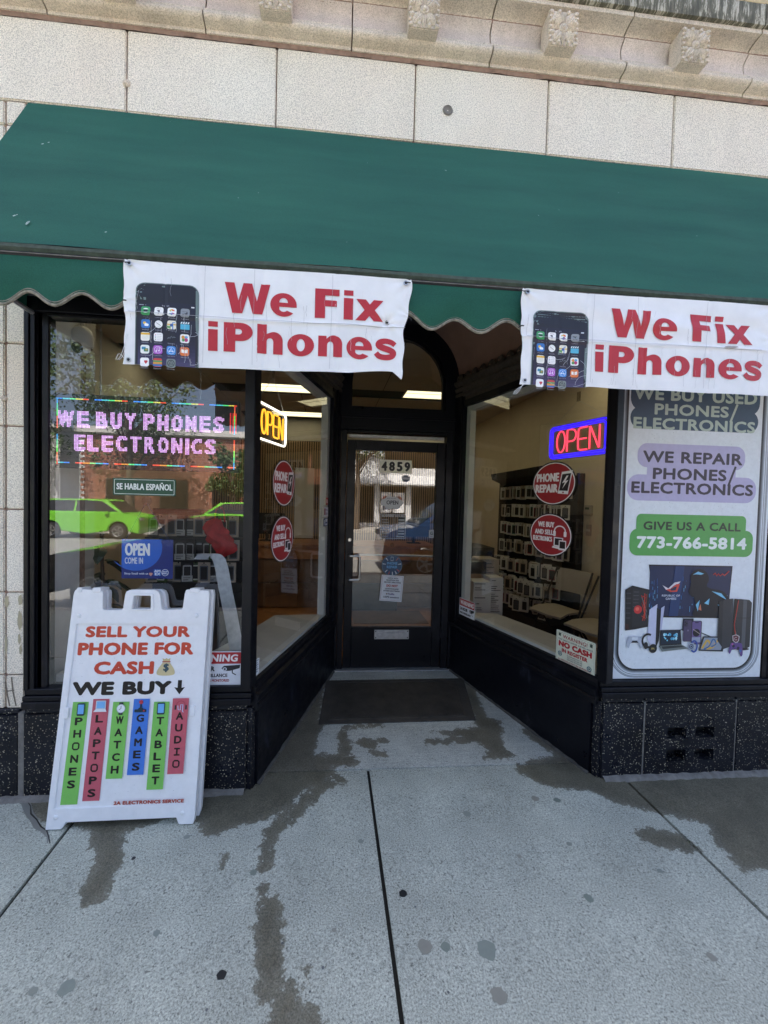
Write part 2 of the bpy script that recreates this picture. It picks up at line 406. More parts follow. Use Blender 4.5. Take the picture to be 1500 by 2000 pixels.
# side glass planes of the entrance: s along the glass, o towards the entrance, z up
def plane(A, B, sgn):
    A = Vector((*A, 0)); B = Vector((*B, 0)); t = (B - A).normalized(); n = Vector((t.y, -t.x, 0)) * sgn
    return lambda s_, o, z: A + t * s_ + n * o + Vector((0, 0, z))
SL = plane((-.41, 0), (.055, 1.455), 1); SR = plane((1.635, 0), (1.185, 1.455), -1)
fL = lambda u, v, h: SL(u, .004 + h, v)
fR = lambda u, v, h: SR(-u, .004 + h, v)      # u = -s so that print reads the right way round
GZ = lambda y: -.02 + .02 * y
def gp(x, y): return (x * 1.0125, (y + 2.155) * 1.0125 - 2.155)

# ================================================================== GROUND
def sdist(P, poly):     # signed distance (positive inside) from points to polygon
    poly = np.array(poly); d = np.full(len(P), 1e9); ins = np.zeros(len(P), bool); n = len(poly)
    for i in range(n):
        a, b = poly[i], poly[(i + 1) % n]; e = b - a; q = P - a
        t = np.clip((q @ e) / (e @ e), 0, 1); dd = np.hypot(*(q - t[:, None] * e).T); d = np.minimum(d, dd)
        c = ((a[1] <= P[:, 1]) & (b[1] > P[:, 1])) | ((b[1] <= P[:, 1]) & (a[1] > P[:, 1]))
        with np.errstate(divide='ignore', invalid='ignore'):
            xi = a[0] + (P[:, 1] - a[1]) / (b[1] - a[1]) * e[0]
        ins ^= c & (P[:, 0] < xi)
    return np.where(ins, d, -d)
WETP = [
 [(-0.396,.2),(.05,.2),(.05,.076),(.021,-.012),(-.12,-.061),(-.177,-.179),(-.238,-.208),(-.285,-.237),(-.379,-.268),(-.437,-.283),(-.512,-.318),(-.563,-.305),(-.622,-.235),(-.766,-.213),(-.852,-.239),(-.941,-.277),(-.878,-.422),(-.86,-.534),(-.868,-.609),(-.941,-.599),(-.982,-.558),(-.986,-.44),(-1.056,-.338),(-1.108,-.268),(-1.192,-.227),(-1.436,-.18),(-1.571,-.063),(-1.6,0),(-.5,0)],
 [(1.139,.062),(1.3,.12),(1.6,.2),(1.75,.05),(3.2,.05),(3.2,-.63),(2.0,-.624),(1.882,-.617),(1.893,-.491),(1.958,-.379),(1.799,-.309),(1.688,-.27),(1.602,-.232),(1.493,-.137),(1.298,-.109),(1.191,-.025)],
 [(-.42,.09),(-.071,.104),(.205,.125),(.202,.193),(.099,.232),(-.062,.239),(-.051,.405),(-.002,.547),(-.049,.595),(-.011,1.184),(.045,1.5),(-.05,1.5)],
 [(1.289,1.149),(1.202,.599),(1.29,.531),(1.178,.25),(1.216,.15),(.977,.137),(1.065,.229),(1.01,.309),(.675,.296),(.671,.349),(.925,.367),(.728,.431),(1.075,.477),(1.08,.538),(1.208,1.151)]]
CAPS = [(.021,-.012,-.088,-.116,.043),(-.112,-.166,-.248,-.312,.037),(-.254,-.353,-.245,-.479,.031),(-.25,-.578,-.252,-.588,.025),(-.207,-.65,-.172,-.851,.048),(-.175,-.906,-.106,-.923,.033),(-.112,-.948,-.097,-1.008,.046),(-.035,-.995,-.027,-1.001,.039),(-.445,-.433,-.437,-.469,.014),(-.051,-.872,-.049,-.886,.012),(.065,.046,.107,-.016,.026),(1.601,-.435,1.729,-.469,.056),(.122,.426,.132,.243,.041),(.254,.339,.303,.311,.048),(.377,.361,.394,.36,.028),(.327,.235,.375,.221,.027),(1.418,.404,1.521,.149,.037),(.124,.512,.418,.531,.022)]
def wetness(P):
    v = np.full(len(P), -1.0)
    S = lambda q: np.array([gp(*p) for p in q])
    for p in WETP: v = np.maximum(v, sdist(P, S(p)))
    for a, b, c, d, r in CAPS:
        (A, B) = S([(a, b), (c, d)]); e = B - A; q = P - A; t = np.clip((q @ e) / max(e @ e, 1e-9), 0, 1)
        v = np.maximum(v, r - np.hypot(*(q - t[:, None] * e).T))
    return np.clip(.5 + v, 0, 1)
def slab(x0, x1, y0, y1, name, mat, parent, step=.03, left=None, right=None, label=None):
    nx = max(2, int((x1 - x0) / step) + 1); ny = max(2, int((y1 - y0) / step) + 1)
    mb = MB(); rows = []
    for j in range(ny):
        y = y0 + (y1 - y0) * j / (ny - 1); a = left(y) if left else x0; b = right(y) if right else x1
        rows.append([(a + (b - a) * i / (nx - 1), y, GZ(y)) for i in range(nx)])
    mb.grid(rows)
    n = len(mb.V)
    for r in (rows[0], rows[-1][::-1], [q[-1] for q in rows], [q[0] for q in rows][::-1]):   # edges going down into the joint
        mb.grid([r, [(p[0], p[1], p[2] - .06) for p in r]])
    o = put(mb, name, mat, parent, label=label)
    P = np.array([v.co[:] for v in o.data.vertices]); 
    at = o.data.attributes.new('wet', 'FLOAT', 'POINT'); at.data.foreach_set('value', wetness(P[:, :2]).astype(np.float32))
    return o
walk = thing('sidewalk', None, None, kind='structure')
put(MB().face([(-9, -3.72, GZ(-3.72) - .015), (9, -3.72, GZ(-3.72) - .015), (9, 1.6, GZ(1.6) - .015), (-9, 1.6, GZ(1.6) - .015)]), 'joint_bed', 'joint', walk)
J = [-5.80, -4.276, -2.752, -1.236, .263, 1.795, 3.319, 4.843, 6.367]; g = .0085
for i in range(len(J) - 1):
    near = -1.24 < J[i] < 2
    # the front slabs run under the recess as far as the joint in front of the entrance
    segs = [(-1.9, -.004), (-3.7, -1.9)]
    for k, (a, b) in enumerate(segs):
        slab(J[i] + g, J[i + 1] - g, a + g, b - g if k else b, 'sidewalk_slab', 'conc', walk, .03 if (k == 0 and -3 < J[i] < 3) else .2)
jl = lambda y: -.41 + .3196 * y + .012; jr = lambda y: 1.635 - .3093 * y - .012
YJ = .118
slab(-.4, .25, -.004, YJ - .005, 'sidewalk_slab', 'conc', walk, .03, lambda y: jl(y), lambda y: .263 - g)
slab(.27, 1.62, -.004, YJ - .005, 'sidewalk_slab', 'conc', walk, .03, lambda y: .263 + g, lambda y: jr(y))
vest = thing('entrance_floor', None, None, kind='structure')
fix = lambda x0, x1, y0, y1: None
def vslab():
    mb = MB(); o = None
    nx = 60; ny = 48; rows = []
    for j in range(ny):
        y = YJ + .004 + (1.455 - YJ) * j / (ny - 1); rows.append([(jl(y) + (jr(y) - jl(y)) * i / (nx - 1), y, GZ(y)) for i in range(nx)])
    mb.grid(rows); mb.grid([rows[0], [(p[0], p[1], p[2] - .05) for p in rows[0]]])
    o = put(mb, 'floor_slab', 'conc_v', vest)
    P = np.array([v.co[:] for v in o.data.vertices]); at = o.data.attributes.new('wet', 'FLOAT', 'POINT'); at.data.foreach_set('value', wetness(P[:, :2]).astype(np.float32))
vslab()
# gum spots, stains and the crack by the left joint
SP = [(.335,-.633,.017),(-.331,-.862,.016),(-.835,-.417,.009),(.742,-.257,.019),(.602,-.844,.034),(1.414,-.915,.015),(-.927,-.868,.013),(-.826,-.866,.023),(1.173,-.451,.013),(-.604,-.722,.012),(.18,-.386,.013),(-.294,-.511,.015),(.592,-.972,.026),(1.1,-.694,.018),(.38,-.823,.026),(.455,-.827,.016),(-.641,-.32,.014),(1.271,-.192,.018),(1.155,-.176,.02),(.05,-.75,.008),(1.5,-.6,.012),(.9,-.5,.01),(-1.6,-.5,.015)]
a = Art()
for i, (x, y, r) in enumerate(SP):
    x, y = gp(x, y); c = '23272a' if i in (0, 1, 2) else random.choice(['878f86', '8b9086', '80897f', '908f84'])
    a.poly([(x + r * (1 + random.uniform(-.16, .16)) * math.cos(t) * (1.05), y + r * (.95 + random.uniform(-.16, .16)) * math.sin(t)) for t in [k * math.pi / 7 for k in range(14)]], c)
for k in range(70):
    x, y, r = random.uniform(-1.7, 2.6), random.uniform(-1.2, .1), random.uniform(.002, .005); a.circ(x, y, r, random.choice(['5a5c5c', '75716a', '6a6d6e']), n=7)
a.build('gum_spots', lambda u, v, h: (u, v, GZ(v) + .0012 + h), walk)['kind'] = 'stuff'
a = Art(); cr = [gp(*p) for p in [(-1.60,.0),(-1.553,-.054),(-1.50,-.10),(-1.454,-.149),(-1.40,-.185),(-1.36,-.228),(-1.32,-.25),(-1.279,-.287),(-1.243,-.323)]]
a.stroke([(x - .01 + random.uniform(-.01, .01), y) for x, y in cr], [.01, .03, .035, .03, .028, .022, .018, .012, .004], '83837c'); a.stroke([(x + random.uniform(-.006, .006), y) for x, y in cr], [.003, .005, .004, .007, .005, .006, .004, .005, .004], '35332f')
a.build('crack', lambda u, v, h: (u, v, GZ(v) + .0010 + h), walk)
# kerb, street, far pavement
put(MB().box(-40, 40, -3.87, -3.72, -.3, -.088), 'kerb_stone', 'pave', walk, bevel=.01)
solo(MB().face([(-90, -60, -.24), (90, -60, -.24), (90, -3.86, -.24), (-90, -3.86, -.24)]), 'street', 'asph', None, None, kind='structure')
solo(MB().box(-90, 90, -21.2, -17.6, -.3, -.09), 'far_pavement', 'pave', None, None, kind='structure')
solo(MB().box(-90, -6.0, -3.86, 8, -.3, -.10).box(6.6, 90, -3.86, 8, -.3, -.10), 'outer_ground', 'pave', None, None, kind='structure')

# ================================================================== BUILDING
bld = thing('stone_building', 'cream terracotta shop building with carved cornice above a green awning', 'building', (0, 0, 0))
XL, XR = -6.0, 6.6
# mortar backing walls, with the opening for the shop front left free
mb = MB().box(XL, -1.60, .015, .5, -.05, 3.60).box(XL, XR, .015, .5, 3.60, 7.2).box(2.80, XR, .015, .5, -.05, 3.60)
put(mb, 'mortar_wall', 'mortar', bld)
def block(x0, x1, z0, z1, y=0, mat='stone', nm='stone_block', label=None, d=.06, g=.0035):
    jx = random.uniform(-.0012, .0012)
    return put(MB().box(x0 + g, x1 - g, y + jx, y + d, z0 + g, z1 - g), nm, mat, bld, bevel=.005, label=label)
bx = [-5.69, -4.925, -4.155, -3.391, -2.629, -1.870, -1.108, -.340, .4145, 1.180, 1.947, 2.712, 3.47, 4.24, 5.0, 5.8]
for i in range(len(bx) - 1): block(bx[i], bx[i + 1], 3.60, 4.018, label='stone block with a plugged round bolt hole' if i == 8 else None)
# left pier: quoin column and the wall beyond
qz = [.455, .636, 1.077, 1.515, 1.949, 2.376, 2.80, 3.22, 3.478, 3.60]
for i in range(len(qz) - 1):
    x1 = -1.598
    block(-1.695, x1, qz[i], qz[i + 1])
    block(-2.40, -1.698, qz[i] if i else .455, qz[i + 1]); block(-3.1, -2.40, qz[i], qz[i + 1])
for i in range(len(qz) - 1): block(2.86, 3.5, qz[i], qz[i + 1])
a = Art()
a.stroke([(-1.692, .60), (-1.683, .53), (-1.672, .47)], .007, '6a6156'); a.stroke([(-1.663, .625), (-1.656, .55), (-1.640, .47)], .007, '6a6156'); a.stroke([(-1.682, .55), (-1.650, .555)], .006, '6a6156')
for (cx, cz, r1, r2) in ((-1.685, 1.03, .012, .03), (-1.62, 1.035, .014, .03), (-1.622, .93, .013, .05), (-1.625, .83, .010, .03), (-1.618, .77, .008, .03), (-1.69, .80, .007, .06)):
    a.poly([(cx + r1 * random.uniform(.6, 1.2) * math.cos(t), cz + r2 * random.uniform(.7, 1.2) * math.sin(t)) for t in [k * math.pi / 6 for k in range(12)]], 'a89f84')
a.build('scratches_and_peeling', lambda u, v, h: (u, -.0016 - h, v), bld)['kind'] = 'stuff'
for k, z in enumerate([1.6, 2.1]): pass
# plugged hole and mortar blob
hole = MB().lathe([(0, -.004), (.014, -.003), (.024, .004), (.027, -.001), (.029, -.002)], (.6, -.004, 3.785), (0, -1, 0), 14); put(hole, 'bolt_plug', 'smear', bld, smooth=True)
put(MB().lathe([(0, .012), (.012, .010), (.020, .003), (.022, 0)], (-1.107, -.001, 3.745), (0, -1, 0), 7), 'mortar_blob', 'stone_m', bld, smooth=True)
put(MB().lathe([(0, .010), (.012, .008), (.016, .002), (.017, 0)], (-1.70, -.001, 2.09), (0, -1, 0), 7), 'mortar_blob', 'stone_m', bld, smooth=True)
# belt moulding, one piece per joint
jx = [-4.57, -3.80, -3.03, -2.258, -1.485, -.705, .058, .822, 1.589, 2.352, 3.12, 3.88, 4.65]
prof = [(0, 4.028), (-.018, 4.028), (-.020, 4.044), (-.028, 4.046)] + [(-.034 - .036 * math.sin(t), 4.075 - .026 * math.cos(t)) for t in [k * math.pi / 8 for k in range(0, 8)]] + [(-.044, 4.101), (-.052, 4.104), (-.052, 4.113), (-.016, 4.120), (0, 4.120)]
fz = [(0, 4.12), (-.030, 4.12)] + [(-.014 - .016 * (abs(1 - t * 1.6) ** 1.6 if t < .62 else 0) - (.030 * ((t - .62) / .38) ** 2 if t > .62 else 0), 4.122 + t * .120) for t in [k / 9 for k in range(10)]] + [(0, 4.243)]
cv = [(0, 4.249), (-.038, 4.249)] + [(-.038 - .072 * (1 - math.cos(t)), 4.250 + .028 * math.sin(t)) for t in [k * math.pi / 2 / 6 for k in range(1, 7)]] + [(-.112, 4.279), (-.112, 4.301), (-.106, 4.303), (0, 4.303)]
co = [(0, 4.304), (-.124, 4.304), (-.128, 4.306), (-.130, 4.415), (-.118, 4.432), (0, 4.445)]
def run(prof, nm, mat, gap=.0035):
    for i in range(len(jx) - 1):
        d = random.uniform(-.0015, .0015)
        put(MB().sweep(prof, lambda a_, b_: (jx[i] + gap, a_ + (d if a_ < -.001 else 0), b_), lambda a_, b_: (jx[i + 1] - gap, a_ + (d if a_ < -.001 else 0), b_)), nm, mat, bld, smooth=True)
run(prof, 'belt_moulding', 'stone_m'); run(fz, 'frieze_block', 'frieze'); run(cv, 'cavetto_block', 'stone_m'); run(co, 'cornice_block', 'corona', .002)
mb = MB(); n = 520; rows = [[], [], []]
for i in range(n + 1):
    x = -2.3 + 6.0 * i / n; q = .5 + .5 * math.sin(i * .37) * math.sin(i * .11) + random.uniform(-.3, .3)
    rows[0].append((x, -.012, 4.029)); rows[1].append((x, -.007, 4.023)); rows[2].append((x, -.001, 4.016 - .006 * q))
mb.grid(rows); put(mb, 'belt_mortar', 'mortar', bld)
mb = MB(); rows = [[], []]
for i in range(n + 1):
    x = -2.3 + 6.0 * i / n; q = random.uniform(0, 1)
    rows[0].append((x, -.040 - .002 * q, 4.2515 + .002 * q)); rows[1].append((x, -.036 - .002 * q, 4.240 - .005 * q))
mb.grid(rows); put(mb, 'frieze_mortar', 'mortar', bld)
# carved corbels: a block and a leaf rosette on its face
def rosette(cx):
    c = put(MB().box(cx - .078, cx + .078, -.118, -.03, 4.066, 4.246), 'corbel', 'stone_m', bld, bevel=.004)
    mb = MB(); yf = -.118; cz = 4.156
    mb.lathe([(.0, .018), (.007, .017), (.012, .012), (.013, .007), (.019, .010), (.024, .006), (.026, 0)], (cx, yf, cz), (0, -1, 0), 14)
    def petal(ang, L0, L1, wd, hgt):
        d = Vector((math.cos(ang), 0, math.sin(ang))); n = Vector((-math.sin(ang), 0, math.cos(ang))); rows = []
        for i in range(8):
            t = i / 7; ww = wd * math.sin(math.pi * (.12 + .84 * t)) ** .7; L = L0 + (L1 - L0) * t; z = hgt * math.sin(math.pi * (.08 + .9 * t)) ** .6
            rows.append([Vector((cx, yf, cz)) + d * L + n * (ww * q) + Vector((0, -z * (1 - .85 * abs(q) ** 2.0) * (.45 if abs(q) < .1 else 1), 0)) for q in (-1, -.75, -.4, 0, .4, .75, 1)])
        mb.grid(rows)
    for sx in (1, -1):
        for sz in (1, -1):
            petal(math.atan2(sz * .062, sx * .05), .026, .088, .026, .020); 
            mb.lathe([(0, .016), (.007, .014), (.012, .007), (.013, 0)], (cx + sx * .062, yf, cz + sz * .030), (0, -1, 0), 8)
            mb.lathe([(0, .014), (.007, .012), (.011, .006), (.012, 0)], (cx + sx * .026, yf, cz + sz * .077), (0, -1, 0), 8)
            mb.lathe([(0, .012), (.006, .010), (.010, .005), (.011, 0)], (cx + sx * .066, yf, cz + sz * .076), (0, -1, 0), 8)
    for ang in (0, math.pi / 2, math.pi, -math.pi / 2): petal(ang, .024, .070 if ang in (0, math.pi) else .084, .012, .017)
    for k in range(7):
        for sx in (1, -1): mb.lathe([(0, .010), (.006, .009), (.0085, .003), (.009, 0)], (cx + sx * .074, yf, cz - .078 + k * .026), (0, -1, 0), 6)
    put(mb, 'rosette', 'stone_m', c, smooth=True)
for cx in (-2.633, -1.870, -1.107, -.333, .428, 1.183, 1.945, 2.71): rosette(cx)
# yellow brick courses above the cornice
for r in range(5):
    for k in range(int(9.2 / .21)):
        x = -1.0 + k * .21 + (.105 if r % 2 else 0)
        if x < -2 or x > 4.6: continue
        if r < 5 and x > .8: put(MB().box(x, x + .203, .0, .02, 4.447 + r * .075, 4.515 + r * .075), 'brick', 'brick_y', bld, bevel=.002)
put(MB().box(XL, XR, .002, .012, 4.83, 7.2), 'upper_wall', 'brick_y', bld)  # unseen height chosen so its shadow covers the sidewalk and the street stays sunlit
# granite plinth
def gran(x0, x1, nm='granite_panel'): put(MB().box(x0, x1, -.02, .06, -.055, .430), nm, 'granite', bld, bevel=.004); put(MB().box(x0, x1, -.012, .06, .434, .458), 'granite_cap', 'granite', bld, bevel=.003)
gran(-4.2, -2.85); gran(-2.84, -1.618); gran(-1.590, -.436); gran(1.650, 1.912)
gran(2.522, 3.2); gran(3.21, 4.4)
xs = [1.922, 2.066, 2.190, 2.250, 2.376, 2.512]; zs = [-.055, .072, .140, .212, .277, .430]
mb = MB()
for i in range(5):
    for j in range(5):
        if not (i in (1, 3) and j in (1, 3)): mb.box(xs[i], xs[i + 1], -.02, .05, zs[j], zs[j + 1])
put(mb, 'granite_panel', 'granite', bld, label='granite panel pierced by four square vent holes')
put(MB().box(1.922, 2.512, -.012, .06, .434, .458), 'granite_cap', 'granite', bld, bevel=.003)
put(MB().box(1.95, 2.50, .052, .12, 0, .40), 'vent_back', 'dark', bld)
mb = MB()
for x0, x1 in ((-1.618, -1.590), (1.912, 1.922), (2.512, 2.522), (-2.85, -2.84)): mb.box(x0, x1, -.017, .05, -.055, .44)
put(mb, 'mortar_joints', 'smear', bld, kind='stuff')
for x0, x1 in ((-4.2, -.44), (1.66, 4.4)):     # rough mortar fillet at the foot of the granite
    mb = MB()
    n = int((x1 - x0) / .03); rows = [[], [], []]
    for i in range(n + 1):
        x = x0 + (x1 - x0) * i / n; q = random.uniform(.5, 1.3)
        rows[0].append((x, -.019, -.012 + .010 * q)); rows[1].append((x, -.032 - .006 * q, -.014 + .006 * q)); rows[2].append((x, -.045 - .012 * q, -.024))
    mb.grid(rows); put(mb, 'mortar_fillet', 'smear', bld)
# front wall behind the awning, above the shop windows
put(MB().box(-1.60, -.42, .02, .12, 2.60, 3.60).box(1.64, 2.85, .02, .12, 2.60, 3.60).box(-.42, 1.64, .02, .12, 3.50, 3.60), 'sign_panel', 'dark', bld)

# ================================================================== SHOP WINDOWS
def facewin(name, label, x0, x1, gx0, gx1, z_top=2.62, outer=.0):
    t = thing(name, label, 'shop window', ((x0 + x1) / 2, 0, .46))
    # stepped jambs
    for sx, (a_, b_) in ((1, (x0, gx0)), (-1, (gx1, x1))):
        mb = MB(); wd = b_ - a_; N = 4 if wd > .08 else 2; yk = .07 if N == 4 else .032
        for k in range(N):
            u0 = a_ + wd * k / N; u1 = a_ + wd * (k + 1) / N - .004
            dpt = -.012 + .012 * (k if sx > 0 else N - 1 - k) - (.006 if k % 2 else 0)
            mb.box(u0, u1, dpt, yk, .555, z_top)
        mb.box(a_ + .001, b_ - .001, .012 if N > 2 else .004, yk - .002, .556, z_top)
        put(mb, 'jamb', 'black', t, bevel=.002)
    mb = MB().box(x0, x1, -.030, .07, .463, .500).box(x0, x1, -.022, .07, .502, .528).box(x0 + .002, x1 - .002, -.010, .07, .530, .562)
    put(mb, 'sill', 'black', t, bevel=.003)
    put(MB().box(x0, x1, -.012, .07, 2.545, z_top).box(gx0, gx1, .0, .07, 2.528, 2.543), 'head', 'black', t, bevel=.003)
    put(MB().face([(gx0, .02, .562), (gx1, .02, .562), (gx1, .02, 2.53), (gx0, .02, 2.53)]), 'glass_pane', 'glass', t)
    return t
wl = facewin('shop_window', 'large left display window in a black frame behind the sandwich board', -1.597, -.412, -1.492, -.462)
wr = facewin('shop_window', 'right front window in a black frame filled by the tall phone-shaped poster', 1.632, 2.852, 1.672, 2.712)
put(MB().box(1.675, 1.684, .022, .05, .565, 2.53), 'inner_edge', 'white', wr)
def sidewin(name, label, S, e0, e1, post1):
    t = thing(name, label, 'shop window', S(.7, 0, .43))
    put(MB().mbox(S, .035, post1, 0.0, .022, -.03, .420), 'kick_plate', 'kick', t)
    prof = [(-.02, .42), (.030, .42), (.034, .45), (.026, .462), (.034, .474), (.034, .508), (.014, .520), (.018, .548), (.008, .566), (.008, .580), (-.02, .584)]
    put(MB().sweep(prof, lambda a_, b_: S(.004, a_, b_), lambda a_, b_: S(post1, a_, b_)), 'sill', 'black', t)
    put(MB().mbox(S, e1, 1.40, -.05, .02, .58, 2.80).mbox(S, 1.404, post1, -.05, .035, .50, 2.80), 'end_post', 'black', t, bevel=.003)
    put(MB().mbox(S, -.045, .008 if S is SR else .022, -.05, .012, .56, 2.62), 'corner_post', 'black', t, bevel=.004)
    put(MB().mbox(S, .0, e1, -.05, .02, 2.50, 2.56), 'head', 'black', t, bevel=.003)
    put(MB().mbox(S, e1 - .055, e1 - .004, -.07, -.010, .585, 2.498).mbox(S, .03, e1 - .057, -.07, -.012, 2.455, 2.498).mbox(S, .03, e1 - .057, -.06, -.012, .585, .606), 'inner_frame', 'white', t)
    put(MB().face([S(.02, -.004, .58), S(e1, -.004, .58), S(e1, -.004, 2.50), S(.02, -.004, 2.50)]), 'glass_pane', 'glass', t)
    # dark moulding with a crest of little leaves under the vault
    prof = [(-.02, 2.562), (.012, 2.562), (.012, 2.59), (.040, 2.600), (.040, 2.625), (.028, 2.632), (.050, 2.66), (.050, 2.675), (.030, 2.685), (.060, 2.72), (.060, 2.738), (.044, 2.745), (-.02, 2.748)]
    put(MB().sweep(prof, lambda a_, b_: S(.0, a_, b_), lambda a_, b_: S(post1, a_, b_)), 'frieze_moulding', 'bronze', t)
    for k in range(14):
        s0 = .06 + k * .105; mb = MB(); rows = []
        for i in range(7):
            th = math.pi * i / 6; rows.append([S(s0 + .04 * math.cos(th), .046, 2.742 + .058 * math.sin(th) ** .8), S(s0 + .03 * math.cos(th), .060, 2.742 + .045 * math.sin(th)), S(s0, .066, 2.760)])
        mb.grid(rows); mb.mbox(S, s0 - .040, s0 + .040, .0, .045, 2.735, 2.760); put(mb, 'crest_leaf', 'bronze', t, smooth=False)
    return t
sl = sidewin('side_window', 'slanting left side window of the entrance, with the orange and white sign', SL, 1.30, 1.31, 1.50)
sr = sidewin('side_window', 'slanting right side window of the entrance, with the blue and red sign', SR, 1.40, 1.385, 1.50)
# granite returns at the corners of the recess
for S, sg, nm in ((SL, 1, sl), (SR, -1, sr)):
    put(MB().mbox(S, -.012, .030, -.03, .006, -.05, .440), 'corner_stone', 'granite', bld)
    mb = MB(); rows = [[], [], []]
    for i in range(40):
        s_ = .03 + i * .0378; q = random.uniform(.5, 1.3); y = S(s_, 0, 0).y
        rows[0].append(S(s_, .022, GZ(y) + .012 * q)); rows[1].append(S(s_, .028 + .004 * q, GZ(y) + .007)); rows[2].append(S(s_, .032 + .008 * q, GZ(y) + .0005))
    mb.grid(rows); put(mb, 'floor_fillet', M['fillet'], bld)

# ================================================================== ENTRANCE: vault, transom, door
va = thing('entrance_vault', 'brown plastered arch ceiling over the recessed entrance', 'ceiling', (.6, .7, 2.75))
rows = []
for j in range(9):
    q = j / 8; y = -.0 + 1.45 * q; cx = .6125 + (.62 - .6125) * q; rx = 1.02 + (.56 - 1.02) * q; rz = .74 + (.56 - .74) * q
    rows.append([(cx + rx * math.cos(t), y, 2.745 + rz * math.sin(t)) for t in [math.pi * i / 28 for i in range(29)]])
put(MB().grid(rows), 'vault_plaster', 'vault', va, smooth=True)
Yd = 1.455
fr = thing('door_frame', 'black arched frame with transom glass around the entrance door', 'door frame', (.62, Yd, .01))
cxa, cza = .61, 2.71; ri, ro = .452, .62
arc = lambda r, n=26: [(cxa + r * math.cos(math.pi * i / n), cza + r * math.sin(math.pi * i / n)) for i in range(n + 1)]
F3 = lambda a_, b_, c_: (a_, c_, b_)
out = arc(ro) + [(cxa - ro, 2.27), (cxa + ro, 2.27)]; inn = arc(ri) + [(cxa - ri, 2.47), (cxa + ri, 2.47)]
put(MB().prism([out, inn], F3, Yd - .03, Yd + .07), 'arch_frame', 'black', fr)
inn2 = arc(ri - .022) + [(cxa - ri + .022, 2.492), (cxa + ri - .022, 2.492)]
put(MB().prism([[(a_, b_) for a_, b_ in inn], inn2], F3, Yd + .0, Yd + .05), 'glazing_bead', 'black', fr)
put(MB().prism([inn2], F3, Yd + .03, Yd + .0305), 'transom_glass', 'glass', fr)
# spandrels above the arch close the wall to the vault
put(MB().box(-.05, 1.27, Yd + .075, Yd + .12, 2.27, 2.46).box(-.05, .02, Yd - .02, Yd + .1, 2.46, 3.4).box(1.20, 1.27, Yd - .02, Yd + .1, 2.46, 3.4), 'spandrel', 'dark', fr)
put(MB().box(-.01, .085, Yd - .035, Yd + .07, .005, 2.268).box(.088, .142, Yd - .02, Yd + .07, .008, 2.266), 'jamb', 'black', fr, bevel=.003)
put(MB().box(1.155, 1.25, Yd - .035, Yd + .07, .005, 2.268).box(1.088, 1.152, Yd - .02, Yd + .07, .008, 2.266), 'jamb', 'black', fr, bevel=.003)
put(MB().box(.144, 1.086, Yd - .02, Yd + .07, 2.242, 2.268).box(-.01, 1.25, Yd - .045, Yd - .031, 2.38, 2.40).box(-.01, 1.25, Yd - .040, Yd - .031, 2.27, 2.285), 'transom_bar', 'black', fr, bevel=.003)
put(MB().box(.06, 1.17, Yd - .06, Yd + .07, -.01, .016), 'threshold', 'alu', fr, bevel=.004)
dr = thing('shop_door', 'black glazed entrance door with steel handle and mail slot', 'door', (.61, Yd, .02))
x0, x1, g0, g1, zb, zt = .147, 1.083, .224, 1.000, .408, 2.086; ya, yb = Yd - .005, Yd + .040
put(MB().box(x0, g0, ya, yb, .02, 2.18), 'stile', 'black', dr, bevel=.003); put(MB().box(g1, x1, ya, yb, .02, 2.18), 'stile', 'black', dr, bevel=.003)
put(MB().box(g0 + .001, g1 - .001, ya + .001, yb - .001, zt, 2.18), 'top_rail', 'black', dr, bevel=.003); put(MB().box(g0 + .001, g1 - .001, ya + .001, yb - .001, .02, zb), 'bottom_rail', 'black', dr, bevel=.003)
put(MB().face([(g0, Yd + .018, zb), (g1, Yd + .018, zb), (g1, Yd + .018, zt), (g0, Yd + .018, zt)]), 'glass_pane', 'glass', dr)
put(MB().box(.160, 1.062, Yd - .028, Yd + .0, 2.198, 2.226), 'closer_rail', 'alu', dr, bevel=.004)
hp = [(.190, Yd - .006, 1.094), (.190, Yd - .035, 1.094), (.192, Yd - .05, 1.094)] + [(.262 + .022 * math.sin(t), Yd - .05, 1.072 + .022 * math.cos(t)) for t in [k * math.pi / 10 for k in range(6)]] + [(.284, Yd - .05, .98)] + [(.262 + .022 * math.cos(t), Yd - .05, .892 - .022 * math.sin(t)) for t in [k * math.pi / 10 for k in range(6)]] + [(.192, Yd - .05, .870), (.190, Yd - .035, .870), (.190, Yd - .006, .870)]
put(MB().tube(hp, .0105, 10), 'door_handle', 'steel', dr, smooth=True)
put(MB().tube([(.24, Yd + .055, 1.093), (1.02, Yd + .055, 1.087)], .011, 8), 'push_bar', 'steel', dr, smooth=True)
put(MB().lathe([(.0, .008), (.014, .008), (.018, .004), (.019, 0)], (.188, ya, 1.240), (0, -1, 0), 16), 'lock', 'steel', dr, smooth=True)
ms = put(MB().box(.444, .777, ya - .006, ya - .0005, .296, .386), 'mail_slot', 'alu', dr, bevel=.002)
put(MB().box(.475, .746, ya - .013, ya - .0065, .318, .362), 'flap', 'alu', ms, bevel=.003)
put(MB().lathe([(0, .003), (.005, .002), (.006, 0)], (.457, ya - .006, .372), (0, -1, 0), 8).lathe([(0, .003), (.005, .002), (.006, 0)], (.764, ya - .006, .372), (0, -1, 0), 8).lathe([(0, .003), (.005, .002), (.006, 0)], (.457, ya - .006, .310), (0, -1, 0), 8).lathe([(0, .003), (.005, .002), (.006, 0)], (.764, ya - .006, .310), (0, -1, 0), 8), 'screws', 'dark', ms)
for z in (.30, 1.1, 1.95): put(MB().tube([(x1 + .003, ya - .004, z), (x1 + .003, ya - .004, z + .10)], .007, 8), 'hinge', 'black', dr)
